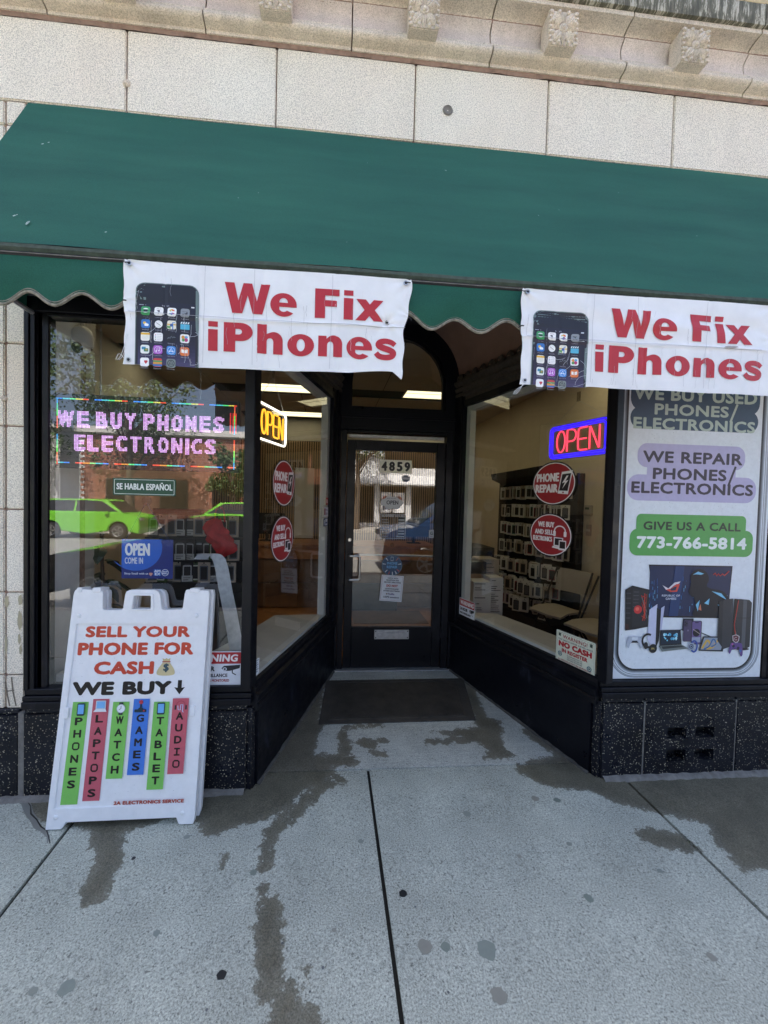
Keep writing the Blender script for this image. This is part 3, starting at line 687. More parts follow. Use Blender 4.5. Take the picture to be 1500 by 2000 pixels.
# mat
mt = thing('door_mat', 'dark ribbed rubber mat lying before the entrance door', 'mat', (.57, .9, GZ(.9)))
m0 = lambda u, v, h: (lambda y: ((-.05 + .05 * v) * 1.0 + u * (1.165 + .08 * v), y, GZ(y) + h))(.575 + .645 * v + .01 * u)
put(MB().mbox(m0, 0, 1, 0, 1, .001, .008), 'mat_border', 'mat', mt, bevel=.002)
mb = MB()
for k in range(88): mb.mbox(m0, .075 + k * .0097, .0797 + k * .0097, .11, .89, .009, .0125)
put(mb, 'ribs', 'mat', mt, kind='stuff')
put(MB().mbox(m0, .055, .945, .07, .085, .008, .012).mbox(m0, .055, .945, .915, .93, .008, .012).mbox(m0, .055, .063, .085, .915, .008, .012).mbox(m0, .937, .945, .085, .915, .008, .012), 'inner_edge', 'mat', mt)

# ================================================================== AWNING
aw = thing('awning', 'long dark green canvas awning with scalloped valance above the shop front', 'awning', (.8, -.3, 2.5))
AX0, AX1, AD, AZ1, AZ0 = -1.584, 3.4, .52, 3.592, 2.552
rows = []
for j in range(25):
    q = j / 24; sag = .010 * math.sin(math.pi * q)
    rows.append([(AX0 + (AX1 - AX0) * i / 120, -AD * q - .004 + sag * (1 + .5 * math.sin(i * .5)), AZ1 + (AZ0 + .022 - AZ1) * q + .003 * math.sin(i * .23 + q * 5)) for i in range(121)])
put(MB().grid(rows), 'canopy', 'green', aw, smooth=True)
a = Art()
for x, q, w_, h_ in ((-1.244, .892, .010, .016), (-1.308, .853, .009, .007), (-1.300, .846, .005, .004), (-1.385, .348, .008, .006), (-1.364, .332, .006, .005), (-.938, .907, .007, .004), (-.872, .05, .003, .002), (-.449, .617, .004, .003), (-.365, .568, .003, .003), (.989, .552, .003, .003), (1.112, .493, .003, .002), (1.807, .604, .003, .003), (.15, .25, .003, .002), (1.5, .3, .003, .003)):
    for k in range(3): a.poly([(x + w_ * .5 * k / 3 + w_ * .6 * random.uniform(.5, 1) * math.cos(t_), q + (h_ * .7 * random.uniform(.5, 1) * math.sin(t_) - h_ * k / 3) / 1.18) for t_ in [j * math.pi / 5 for j in range(10)]], random.choice(['8fa8a0', 'a4b8b0', '7c9890']))
a.build('droppings', lambda u, v, h: (u, -AD * v - .008 - h, AZ1 + (AZ0 + .022 - AZ1) * v + .0015), aw)['kind'] = 'stuff'
rows2 = [[(AX0 + (AX1 - AX0) * i / 100, -AD - .004, AZ0 + .022 + .001 * math.sin(i)) for i in range(101)], [(AX0 + (AX1 - AX0) * i / 100, -AD - .012, AZ0 + .004) for i in range(101)], [(AX0 + (AX1 - AX0) * i / 100, -AD - .006, AZ0 - .008) for i in range(101)]]
put(MB().grid(rows2), 'hem', 'hem', aw, smooth=True)
put(MB().face([(AX0 + .002, 0, AZ1 - .01), (AX0 + .002, -AD, AZ0), (AX0 + .002, 0, AZ0)]), 'end_panel', 'green', aw)
put(MB().box(AX0, AX1, -AD - .010, -AD + .004, AZ0 - .026, AZ0 - .010), 'front_rail', 'dark', aw, bevel=.003)
put(MB().box(AX0, AX1, -AD - .014, -AD - .0105, AZ0 - .019, AZ0 - .016), 'rail_lip', 'smear', aw)
for x in (-1.56, .10, 1.75, 3.3): put(MB().tube([(x, -AD + .012, AZ0 - .015), (x, .02, AZ0 - .015)], .012, 6).tube([(x, -AD + .012, AZ0 - .01), (x, .01, AZ1 - .03)], .012, 6), 'frame_tube', 'alu', aw)
VT = AZ0 - .022
vz = lambda x: 2.366 + .026 * math.cos(2 * math.pi * (x + 1.200) / (.2125 + .004 * x))
vy = lambda x, q: -AD - .006 - .014 * q * math.sin(x * 6.1 + 1.2 * math.sin(x * 2.7)) - .007 * q * math.sin(x * 14 + 3 * q + 1) - .012 * math.sin(q * 2.6)
NX = 420; rows = []
for j in range(13):
    q = j / 12; rows.append([(x, vy(x, q), VT + (vz(x) - VT) * q) for x in [AX0 + (AX1 - AX0) * i / NX for i in range(NX + 1)]])
put(MB().grid(rows), 'valance', 'green2', aw, smooth=True)
mb = MB(); mb.tube([(x, vy(x, 1) - .001, vz(x) + .001) for x in [AX0 + (AX1 - AX0) * i / NX for i in range(NX + 1)]], .0062, 6)
mb.tube([(x, vy(x, 1) - .002, vz(x) + .012) for x in [AX0 + (AX1 - AX0) * i / NX for i in range(NX + 1)]], .0022, 4)
put(mb, 'valance_piping', 'piping', aw, smooth=True)

# ================================================================== heavy letters for the banners
def polyh(a, loops, col):
    vs = [p for lp in loops for p in lp]
    a._add(vs, [tuple(t) for t in tessellate_polygon([[Vector((x, y, 0)) for x, y in lp] for lp in loops])], col)
def arcp(cx, cy, rx, ry, a0, a1, n=14): return [(cx + rx * math.cos(math.radians(a0 + (a1 - a0) * i / n)), cy + ry * math.sin(math.radians(a0 + (a1 - a0) * i / n))) for i in range(n + 1)]
def smooth(P, n=5):
    out = []
    for i in range(len(P) - 1):
        p0, p1, p2, p3 = (np.array(P[max(i - 1, 0)]), np.array(P[i]), np.array(P[i + 1]), np.array(P[min(i + 2, len(P) - 1)]))
        for k in range(n):
            t = k / n; out.append(tuple(.5 * ((2 * p1) + (-p0 + p2) * t + (2 * p0 - 5 * p1 + 4 * p2 - p3) * t ** 2 + (-p0 + 3 * p1 - 3 * p2 + p3) * t ** 3)))
    return out + [tuple(P[-1])]
def glyph(ch):
    if ch == 'W': return [[[(0, 1), (.21, 1), (.30, .42), (.41, 1), (.60, 1), (.71, .42), (.80, 1), (1, 1), (.83, 0), (.62, 0), (.505, .60), (.39, 0), (.17, 0)]]]
    if ch == 'F': return [[[(0, 0), (0, 1), (1, 1), (1, .78), (.42, .78), (.42, .62), (.90, .62), (.90, .41), (.42, .41), (.42, 0)]]]
    if ch == 'P': return [[[(0, 0), (0, 1)] + arcp(.58, .69, .42, .31, 90, -90) + [(.40, .38), (.40, 0)], [(.40, .60), (.40, .79)] + arcp(.52, .695, .11, .095, 90, -90, 8)]]
    if ch == 'i': return [[[(0, 0), (1, 0), (1, .735), (0, .735)]], [[(0, .82), (1, .82), (1, 1), (0, 1)]]]
    if ch == 'x': return [[[(0, 0), (.35, 0), (.5, .25), (.65, 0), (1, 0), (.68, .51), (.98, 1), (.64, 1), (.5, .77), (.36, 1), (.02, 1), (.32, .51)]]]
    if ch == 'o': return [[arcp(.5, .5, .5, .52, 0, 360, 30)[:-1], arcp(.5, .5, .155, .29, 0, 360, 20)[:-1]]]
    if ch == 'h': return [[[(0, 0), (0, 1), (.37, 1), (.37, .68)] + arcp(.66, .46, .34, .30, 110, 0, 10) + [(1, 0), (.63, 0), (.63, .40)] + arcp(.50, .42, .13, .12, 0, 180, 8) + [(.37, 0)]]]
    if ch == 'n': return [[[(0, 0), (0, .98), (.34, .98), (.34, .84)] + arcp(.64, .62, .36, .40, 118, 0, 10) + [(1, 0), (.63, 0), (.63, .52)] + arcp(.50, .54, .13, .18, 0, 180, 8) + [(.37, 0)]]]
    if ch == 'e': return [[[(1, .43)] + arcp(.5, .5, .5, .53, -6, 318, 30)[1:] + [(.64, .25)] + arcp(.50, .36, .17, .17, -40, -160, 8) + [(.345, .41), (1, .41)], [(.34, .60)] + arcp(.5, .62, .16, .19, 175, 5, 10) + [(.66, .60)]]]
def heavy(a, ch, x0, x1, z0, z1, col, sh=0):
    if ch == 's':
        P = smooth([(.90, .70), (.74, .82), (.50, .865), (.24, .81), (.17, .68), (.32, .57), (.66, .46), (.83, .34), (.76, .17), (.50, .11), (.22, .16), (.07, .31)], 4)
        w_ = [.22, .25, .25, .26, .27, .29, .29, .28, .27, .26, .26, .24]; n = len(P); W = [np.interp(i / (n - 1) * 11, range(12), w_) * (z1 - z0) for i in range(n)]
        a.stroke([(x0 + u * (x1 - x0), z0 + v * (z1 - z0)) for u, v in P], W, col); return
    for loops in glyph(ch): polyh(a, [[(x0 + u * (x1 - x0), z0 + v * (z1 - z0)) for u, v in lp] for lp in loops], col)

def phone_art(a, x0, x1, z0, z1):
    w = x1 - x0; X = lambda u: x0 + u * w; Zf = lambda v: z0 + v * (z1 - z0)
    a.rrect(x0, x1, z0, z1, .036, '6d7f7c', corners=(1, 1, 0, 0)); a.rrect(x0 + .003, x1 - .003, z0, z1 - .003, .034, '15151f', corners=(1, 1, 0, 0))
    a.rrect(x0 + .012, x1 - .012, z0, z1 - .075, .002, '17162a')
    for k in range(7): a.rect(x0 + .012, x1 - .012, z0, z0 + .10 - k * .014, ['1b1930', '201d38', '262240', '2d2849', '342e52', '3a3459', '403a60'][k])
    a.text('9:41 AM', X(.42), X(.53), z1 - .092, z1 - .086, 'b8b8c4'); a.rect(X(.06), X(.13), z1 - .090, z1 - .088, 'b8b8c4'); a.rect(X(.88), X(.93), z1 - .091, z1 - .086, 'd8d8e0')
    a.ring(X(.16), z1 - .092, .003, .0012, 'b8b8c4', a0=45, a1=135, n=5)
    s = .0175
    cx = [X(.165 + .2075 * i) for i in range(4)]; cz = [z1 - .113 - .0515 * j for j in range(5)]
    def ic(i, j, bgc, fn=None, lab=''):
        x, z = cx[i], cz[j]; a.rrect(x - s, x + s, z - s, z + s, .008, bgc, 4)
        if fn: fn(x, z)
        if lab: a.text(lab, x - .010 - .001 * len(lab) * .6, x + .010 + .001 * len(lab) * .6, z - s - .0085, z - s - .0035, 'a8a8b4')
    ic(0, 0, '3fa060', lambda x, z: (a.circ(x, z + .001, .0125, 'f2f6f4', .0105), a.poly([(x - .008, z - .006), (x - .010, z - .014), (x - .002, z - .009)], 'f2f6f4')), 'Messages')
    ic(1, 0, 'f4f4f4', lambda x, z: (a.text('Tuesday', x - .009, x + .009, z + .008, z + .0125, '804040'), a.text('9', x - .0055, x + .0055, z - .012, z + .006, '333338')), 'Calendar')
    def flower(x, z):
        for k, c in enumerate(['e8a030', 'd8c830', '60b040', '30a090', '3060c0', '9040a0', 'd03050', 'e06030']):
            t = k * math.pi / 4 + math.pi / 2; a.circ(x + .0075 * math.cos(t), z + .0075 * math.sin(t), .0052, c, n=10)
    ic(2, 0, 'f6f6f6', flower, 'Photos')
    ic(3, 0, '8d9399', lambda x, z: (a.rrect(x - .011, x + .011, z - .008, z + .007, .003, '303438'), a.circ(x, z - .0005, .006, '8d9399'), a.circ(x, z - .0005, .004, '202428')), 'Camera')
    ic(0, 1, '3277c0', lambda x, z: (a.circ(x - .004, z + .003, .006, 'f0c838'), a.circ(x + .001, z - .003, .006, 'f4f8fc'), a.circ(x + .007, z - .004, .005, 'f4f8fc'), a.rect(x - .004, x + .010, z - .009, z - .004, 'f4f8fc')), 'Weather')
    ic(1, 1, '101014', lambda x, z: (a.circ(x, z, .0155, 'f2f2f0'), a.stroke([(x, z), (x + .009, z - .006)], .0013, '222222'), a.stroke([(x, z), (x - .009, z + .006)], .0013, '222222')), 'Clock')
    ic(2, 1, 'f0ead8', lambda x, z: (a.rect(x - s, x + s, z - .001, z + .004, 'e8c050'), a.rect(x - s, x - .004, z - s + .002, z - .004, '6aa860'), a.stroke([(x + .004, z - s), (x + .004, z + .01), (x + .012, z + .01)], .004, '4a90d8'), a.circ(x - .001, z - .001, .006, '3d63a8')), 'Maps')
    def clap(x, z):
        a.rect(x - s, x + s, z - s + .003, z + .006, '53b4d4')
        for k in range(4): a.poly([(x - s + k * .009, z + .008), (x - s + k * .009 + .005, z + .008), (x - s + k * .009 + .008, z + .015), (x - s + k * .009 + .003, z + .015)], 'e8f0f4')
    ic(3, 1, '2a4a58', clap, 'Videos')
    ic(0, 2, 'f6f4ea', lambda x, z: (a.rect(x - s, x + s, z + .007, z + .015, 'e8b838'), [a.rect(x - .014, x + .014, z + q, z + q + .0007, 'c8c4b0') for q in (-.010, -.005, 0, .004)]), 'Notes')
    ic(1, 2, 'f4f4f4', lambda x, z: [(a.circ(x - .011, z + q, .0018, c, n=7), a.rect(x - .006, x + .013, z + q - .0004, z + q + .0004, 'a0a0a0')) for q, c in ((.010, 'd07030'), (.003, '3060c0'), (-.004, '40a050'), (-.011, '805030'))], 'Reminders')
    ic(2, 2, '1a1a24', lambda x, z: a.stroke([(x - .015, z - .006), (x - .010, z + .001), (x - .006, z - .003), (x, z + .006), (x + .004, z - .001), (x + .009, z + .004), (x + .015, z + .001)], .0012, '9aa0a8'), 'Stocks')
    ic(3, 2, 'f2f2f2', lambda x, z: (a.circ(x - .006, z + .005, .007, 'e0a040'), a.circ(x + .006, z + .006, .006, '50a8d8'), a.circ(x + .005, z - .005, .0075, 'c03878'), a.circ(x - .006, z - .006, .006, '50a050')), 'Game Center')
    ic(0, 3, 'eef2ee', lambda x, z: (a.rect(x - .013, x + .003, z - .001, z + .010, '4a90b8'), a.rect(x - .004, x + .013, z - .009, z + .004, '2f8060'), a.rect(x + .002, x + .010, z - .005, z + .001, 'c8a050')), 'Newsstand')
    ic(1, 3, 'b058c8', lambda x, z: (a.ring(x, z, .0135, .0015, 'f0e0f8'), a.stroke([(x - .004, z - .006), (x - .004, z + .007), (x + .006, z + .009), (x + .006, z - .004)], .0018, 'f8f0fc'), a.circ(x - .006, z - .006, .003, 'f8f0fc'), a.circ(x + .004, z - .004, .003, 'f8f0fc')), 'iTunes Store')
    ic(2, 3, '3a8ad8', lambda x, z: (a.ring(x, z, .0135, .0013, 'e8f2fc'), a.stroke([(x - .007, z - .007), (x, z + .009), (x + .007, z - .007)], .0022, 'f4f8fc'), a.stroke([(x - .010, z - .003), (x + .010, z - .003)], .0022, 'f4f8fc')), 'App Store')
    ic(3, 3, 'e07838', lambda x, z: (a.poly([(x - .001, z - .007), (x - .001, z + .006), (x - .012, z + .009), (x - .012, z - .005)], 'f8f4ec'), a.poly([(x + .001, z - .007), (x + .012, z - .005), (x + .012, z + .009), (x + .001, z + .006)], 'f8f4ec')), 'iBooks')
    def heart(x, z): a.circ(x - .002 + .004, z + .003, .0042, 'c83040', n=10); a.circ(x + .008, z + .003, .0042, 'c83040', n=10); a.poly([(x - .0015, z + .001), (x + .005, z - .008), (x + .0115, z + .001)], 'c83040')
    ic(0, 4, 'f6f6f6', heart, 'Health')
    ic(1, 4, 'c84848', lambda x, z: (a.rect(x - s, x + s, z + .002, z + .008, '48a060'), a.rect(x - s, x + s, z - .006, z + .001, 'd8a040'), a.rect(x - s, x + s, z - .015, z - .007, '3a78b8')), 'Passbook')
    ic(2, 4, '7f8a88', lambda x, z: (a.ring(x, z, .0125, .003, '303838'), a.ring(x, z, .0065, .002, '303838'), [a.stroke([(x, z), (x + .012 * math.cos(t), z + .012 * math.sin(t))], .0015, '303838') for t in (1.57, 3.66, 5.76)]), 'Settings')
    # cracks in the old vinyl
    for k in range(11):
        x = random.uniform(x0 - .002, x1); z = random.uniform(z0, z0 + .16); P = [(x, z)]; an = random.choice([.6, .3, 1.2, -.2])
        for q in range(6): an += random.uniform(-.5, .5); P.append((min(max(P[-1][0] + .012 * math.cos(an), x0), x1), max(min(P[-1][1] + .012 * math.sin(an), z1 - .09), z0)))
        a.stroke(P, .0011, 'c8ccd4')

def banner(x0, sc_, seed, label, second):
    rnd = random.Random(seed)
    ox = lambda x: x0 + (x + .841) * sc_
    x1 = ox(.320)
    t = thing('vinyl_banner', label, 'banner', ((x0 + x1) / 2, -AD - .03, 2.13), group='white vinyl banners tied to the awning valance')
    ph = rnd.uniform(0, 6)
    knot = (ox(.222), 2.362)
    def by(x, z):
        q = (2.545 - z) / .42; u = (x - x0) / (x1 - x0)
        y = -AD - .050 - .006 * math.sin(u * 7 + ph) * q - .0035 * math.sin(u * 23 + ph * 2 + q * 2) * q
        y -= .0045 * math.exp(-((z - 2.337 + .004 * math.sin(u * 5)) / .006) ** 2)            # horizontal fold
        for c in (.135, .245, .47, .73): y += .0026 * math.exp(-((u - c - .006 * q) / .0045) ** 2)
        dx, dz = x - knot[0], z - knot[1]; r = math.hypot(dx, dz)
        if not second: y += .010 * math.exp(-(r / .020) ** 2) - .0045 * math.exp(-r / .07) * math.sin(math.atan2(dz, dx) * 6) * min(r / .02, 1)
        for cxx, czz, s_ in ((x0, 2.54, 1), (x1, 2.54, 1), (x0, 2.39, .6), (x1, 2.39, .6)):
            r = math.hypot(x - cxx, z - czz); y -= .0055 * s_ * math.exp(-r / .055) * math.sin(math.atan2(z - czz, x - cxx) * 9) * min(r / .015, 1)
        if second: y -= .008 * q * math.exp(-((z - 2.42) / .030) ** 2) * math.exp(-((u - .72) / .25) ** 2) + .006 * math.exp(-((u - .27) / .05) ** 2) * q + .007 * math.sin(u * 9 + z * 22) * math.exp(-((z - 2.44) / .05) ** 2)
        return y
    warp = lambda x, z: x + ((.006 * math.sin((z - 2.13) * 24 + (x - x0) * 3) * (1 if z > 2.33 else .2)) if second else 0)
    edge = lambda q: (-.004 * math.sin(q * 7) - .003 * math.sin(q * 19), (-.038 * q + .006 * math.sin(q * 9) + .004 * math.sin(q * 21)) * (1 if not second else -.3))
    rows = []; NXb, NZb = 150, 60
    for j in range(NZb + 1):
        q = j / NZb; e0, e1 = edge(q); r = []
        for i in range(NXb + 1):
            u = i / NXb; x = (x0 + e0) * (1 - u) + (x1 + e1) * u
            zt = 2.545 - .003 * math.sin(u * math.pi * 2); zb = 2.129 + (.016 * u + .010 * max(0, math.sin((u - .80) * 12)) * (u > .8) - .03 * max(0, u - .965) / .035 if not second else .010 * u + .003 * math.sin(u * 6))
            z = zt + (zb - zt) * q; r.append((x, by(x, z), z))
        rows.append(r)
    rows = [[(p[0] * .969, p[1], 1.6 + (p[2] - 1.6) * .969) for p in q_] for q_ in rows]
    mb = MB().grid(rows); back = [[(p[0], p[1] + .0012, p[2]) for p in r] for r in rows]; mb.grid(back, True)
    put(mb, 'banner_sheet', 'vinyl', t, smooth=True)
    S_ = .969
    f = lambda u, v, h: (u * S_, by(u, v) - .0020 - h, 1.6 + (v - 1.6) * S_)
    a = Art(); phone_art(a, -.797, -.551, 2.130, 2.458)
    a.V = [(ox(v[0]) if False else warp(ox(v[0]), v[1]), v[1], v[2]) for v in a.V]; a.build('phone_picture', f, t, cut=.012)
    red = 'b8202c'
    for ch, p, q_, z0, z1 in (('W', -.450, -.267, 2.361, 2.483), ('e', -.266, -.158, 2.361, 2.451), ('F', -.083, .018, 2.361, 2.482), ('i', .037, .076, 2.361, 2.482), ('x', .086, .206, 2.361, 2.449),
                            ('i', -.514, -.476, 2.203, 2.322), ('P', -.452, -.335, 2.203, 2.322), ('h', -.317, -.213, 2.203, 2.322), ('o', -.194, -.083, 2.202, 2.290), ('n', -.066, .034, 2.203, 2.290), ('e', .052, .160, 2.202, 2.290), ('s', .170, .266, 2.201, 2.292)):
        a = Art(); heavy(a, ch, p, q_, z0, z1, red); a.V = [(warp(ox(v[0]), v[1]), v[1], v[2]) for v in a.V]; a.build('letter', f, t, cut=.014)
    a = Art()     # hairline cracks and grime
    for k in range(46):
        x = x0 + rnd.uniform(.02, x1 - x0 - .05); z = rnd.choice([rnd.uniform(2.14, 2.34), rnd.uniform(2.2, 2.5)]); P = [(x, z)]
        for q in range(rnd.randint(3, 8)): P.append((P[-1][0] + rnd.uniform(-.003, .003), max(P[-1][1] - rnd.uniform(.006, .014), 2.15)))
        a.stroke(P, .0009 * rnd.uniform(.6, 1.2), rnd.choice(['a9abb0', 'b9b8b6', 'e4e0e0', '9a9a9e']))
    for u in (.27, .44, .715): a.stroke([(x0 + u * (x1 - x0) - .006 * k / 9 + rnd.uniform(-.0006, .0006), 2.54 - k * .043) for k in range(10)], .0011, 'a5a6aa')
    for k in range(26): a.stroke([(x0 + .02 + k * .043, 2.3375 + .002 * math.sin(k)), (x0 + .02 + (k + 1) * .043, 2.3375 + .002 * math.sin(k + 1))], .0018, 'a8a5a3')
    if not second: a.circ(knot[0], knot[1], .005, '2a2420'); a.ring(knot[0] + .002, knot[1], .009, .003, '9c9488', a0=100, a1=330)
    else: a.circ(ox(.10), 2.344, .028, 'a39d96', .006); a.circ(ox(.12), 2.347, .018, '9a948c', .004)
    a.build('creases', f, t, cut=.03)['kind'] = 'stuff'
    for gx, gz in ((x0 + .020, 2.528), (x1 - .024, 2.528), (x0 + .020, 2.147)):
        c = (gx * S_, by(gx, gz) - .001, 1.6 + (gz - 1.6) * S_); put(MB().lathe([(.0055, .001), (.006, .003), (.009, .003), (.010, .0005)], c, (0, -1, 0), 16), 'grommet', 'steel', t, smooth=True)
        put(MB().lathe([(0, .0009), (.0055, .0009)], c, (0, -1, 0), 12), 'hole', 'dark', t)
    mb = MB()
    for gx, d in ((x0 + .020, -1), (x1 - .024, 1)):
        y = by(gx, 2.528) - .004; mb.tube([(gx, y, 2.528), (gx + d * .010, y, 2.530), (gx + d * .026, y + .01, 2.534), (gx + d * .032, y + .02, 2.545)], .0022, 5)
        y = by(gx, 2.385) - .002; mb.tube([(gx + d * .012, y, 2.383), (gx + d * .022, y - .004, 2.382), (gx + d * .030, y + .01, 2.379)], .0028, 5)
    mb.V = [(v[0] * S_, v[1], 1.6 + (v[2] - 1.6) * S_) for v in mb.V]; put(mb, 'tie', 'dark', t)
    mb = MB()
    for k in range(3):
        sx = x0 + .012 + .004 * k; mb.tube(smooth([(sx, by(x0, 2.25) - .001, 2.13 + (.12 if k < 2 and not second else 0)), (sx - .012 - .012 * k, by(x0, 2.2), 2.12 + (.05 if not second else -.015)), (sx - .03 - .010 * k, by(x0, 2.2), 2.115 + (.03 if not second else -.03))], 4), .0009, 4)
    mb.V = [(v[0] * S_, v[1], 1.6 + (v[2] - 1.6) * S_) for v in mb.V]; put(mb, 'loose_thread', 'vinyl', t)
    return t
banner(-.841, 1.0, 3, 'white banner with red words and phone picture, hanging left of the arched transom', False)
banner(.812, 1.045, 9, 'rippled white banner with red words and phone picture, above the tall poster', True)

# ================================================================== SANDWICH BOARD
bo = thing('sandwich_board', 'white folding sandwich board leaning against the left window, advertising phone buying', 'sandwich board', (-.985, -.14, -.02))
OB = Vector((-1.329, -.232, -.0185)); TB = Vector((0, .17, 1.13)).normalized(); NB = Vector((1, 0, 0)).cross(TB)
fb = lambda u, v, h: OB + Vector((1, 0, 0)) * u + TB * v + NB * h
outl = [(-.004, 0), (.066, 0), (.078, .012), (.086, .030), (.603, .032), (.611, .012), (.618, 0), (.686, 0), (.692, .03), (.699, 1.112), (.694, 1.138), (.577, 1.142), (.571, 1.120), (.566, 1.05), (.560, 1.040), (.466, 1.038), (.459, 1.046), (.447, 1.112), (.437, 1.132), (.418, 1.140), (.295, 1.140), (.276, 1.132), (.270, 1.112), (.266, 1.045), (.258, 1.036), (.170, 1.036), (.164, 1.044), (.160, 1.120), (.155, 1.135), (.030, 1.142), (.020, 1.135), (.015, 1.111)]
hh = [(.312, 1.042), (.406, 1.042), (.402, 1.106), (.398, 1.110), (.320, 1.110), (.316, 1.106)]
ph = [(.026, .092), (.645, .095), (.653, .966), (.045, .966)]
put(MB().prism([outl, hh, ph], fb, -.036, 0), 'front_frame', 'plastic', bo, bevel=.004)
back = lambda u, v, h: fb(u + .004, v, h) + Vector((0, .012 * (1 - v), 0))
put(MB().prism([[(u + .006 if u > .3 else u, v) for u, v in outl], hh, ph], back, -.080, -.044), 'rear_frame', 'plastic', bo, bevel=.004)
put(MB().prism([[(.020, .086), (.651, .089), (.658, .972), (.039, .972)]], fb, -.012, -.008), 'sign_panel', 'plastic', bo)
put(MB().prism([[(.024, .086), (.649, .089), (.656, .972), (.041, .972)]], back, -.072, -.066), 'rear_panel', 'plastic', bo)
mb = MB()
for u, v in ((.054, 1.008), (.639, 1.008), (.038, .055), (.631, .052)):
    c = fb(u, v, 0); put(MB().lathe([(0, .004), (.007, .004), (.010, .002), (.011, 0)], c, NB, 14), 'bolt', 'plastic', bo, smooth=True)
for u0, u1 in ((.032, .055), (.108, .150), (.598, .648)):
    put(MB().mbox(fb, u0, u1, 1.126, 1.150, -.078, .004), 'hinge', 'plastic', bo, bevel=.003)
put(MB().mbox(fb, .024, .050, .508, .560, -.006, .006), 'latch', 'plastic', bo, bevel=.003); put(MB().mbox(fb, .636, .662, .508, .560, -.006, .006), 'latch', 'plastic', bo, bevel=.003)
put(MB().prism([[(p[0] * 1.0, p[1]) for p in [(.298, 1.034), (.420, 1.034), (.416, 1.117), (.404, 1.122), (.314, 1.122), (.304, 1.117)]], hh], fb, -.001, .0045), 'handle_rim', 'plastic', bo, bevel=.002)
a = Art()
R1 = 'c4452f'; BK = '14100f'
def ext(t, x0, x1, z0, z1, col, b=.085): a.text(t, x0, x1, z0, z1, col, b)
ext('SELL YOUR', .089, .610, .897, .954, R1); ext('PHONE FOR', .059, .633, .808, .872, R1); ext('CASH', .146, .440, .713, .778, R1); ext('WE BUY', .051, .535, .613, .679, BK, .10)
a.poly([(.565, .682), (.585, .682), (.585, .644), (.602, .648), (.576, .612), (.548, .648), (.565, .644)], BK)
bg_ = smooth([(.482, .770), (.462, .740), (.455, .722), (.462, .709), (.50, .705), (.538, .709), (.546, .722), (.538, .742), (.518, .770)], 4); a.poly(bg_, 'cdbf92'); a.poly([(.484, .775), (.480, .792), (.492, .787), (.500, .793), (.508, .787), (.520, .793), (.517, .775)], 'c9b98a'); a.rrect(.480, .521, .771, .777, .002, 'a8503c')
a.text('$', .487, .515, .722, .766, '2f4a56', .06)
G_, R_, B_ = '7cc35c', 'c25a68', '3f78d0'
cols = [((.062, .137, .128, .049), .583, .106, G_, 'PHONES', .509, .180), ((.158, .236, .230, .150), .596, .120, R_, 'LAPTOPS', .520, .138), ((.256, .335, .329, .251), .581, .219, G_, 'WATCH', .512, .243),
        ((.356, .434, .430, .351), .594, .234, B_, 'GAMES', .520, .254), ((.456, .532, .529, .450), .579, .164, G_, 'TABLET', .506, .188), ((.548, .628, .623, .545), .595, .234, R_, 'AUDIO', .528, .263)]
for (a0, a1, a2, a3), zt_, zb_, c, wd, l1, l0 in cols:
    a.poly([(a3, zb_), (a2, zb_), (a1, zt_), (a0, zt_)], c)
    n = len(wd); lh = .037
    for k, ch in enumerate(wd):
        z1 = l1 - (l1 - l0 - lh) * k / (n - 1); q = (z1 - zb_) / (zt_ - zb_); cxl = (a3 + a2) / 2 + ((a0 + a1) / 2 - (a3 + a2) / 2) * q
        w2 = .0185 if ch not in 'I' else .012
        if ch == 'I':
            a.rect(cxl - .004, cxl + .004, z1 - lh, z1, BK); a.rect(cxl - .014, cxl + .014, z1 - .007, z1, BK); a.rect(cxl - .014, cxl + .014, z1 - lh, z1 - lh + .007, BK)
        elif ch == 'O': a.stroke([(cxl + x, z1 - lh / 2 + z) for x, z in ((-.014, -.009), (-.008, -.015), (.008, -.015), (.014, -.009), (.014, .009), (.008, .015), (-.008, .015), (-.014, .009))], .0075, BK, True)
        else: a.text(ch, cxl - w2, cxl + w2, z1 - lh, z1, BK, .06)
def icon_phone(x, z, w, h): a.rrect(x - w, x + w, z - h, z + h, .006, '1c3440'); a.rect(x - w * .78, x + w * .78, z - h * .72, z + h * .78, '6fb0e8')
icon_phone(.106, .549, .018, .030)
a.rrect(.176, .224, .549, .590, .003, 'c8d2d8'); a.rect(.180, .220, .553, .586, '78b4e8'); a.poly([(.166, .536), (.230, .536), (.224, .549), (.176, .549)], 'dfe6ea')
a.rect(.288, .308, .520, .580, '1c2c30'); a.circ(.298, .550, .0215, 'e8eef0'); a.ring(.298, .550, .020, .002, '8c9aa0'); a.stroke([(.298, .564), (.298, .550), (.289, .545)], .0025, '2c3438')
a.rrect(.364, .422, .531, .545, .004, '16303c'); a.rect(.390, .398, .545, .570, '16303c'); a.poly([(.380, .545), (.408, .545), (.402, .553), (.386, .553)], '16303c'); a.circ(.394, .580, .010, 'b83848'); a.circ(.410, .538, .004, 'b83848')
icon_phone(.493, .547, .019, .029)
a.ring(.590, .560, .022, .004, 'b04858', a0=0, a1=180); a.rrect(.560, .568, .540, .562, .003, '1c2c30'); a.rrect(.612, .620, .540, .562, .003, '1c2c30'); a.stroke([(.575, .560), (.578, .540), (.588, .538), (.590, .565), (.600, .565), (.600, .530), (.606, .528)], .004, 'b8c8e8')
a.text('2A ELECTRONICS SERVICE', .301, .635, .101, .118, 'a8402c', .09)
for k in range(260): a.circ(.05 + .59 * random.random(), random.choice([.1 + .85 * random.random(), .7 + .25 * random.random()]), random.uniform(.0006, .0015), '9aa0a6', n=5)
a.build('printed_sign', lambda u, v, h: fb(u, v, -.0078 + h), bo)

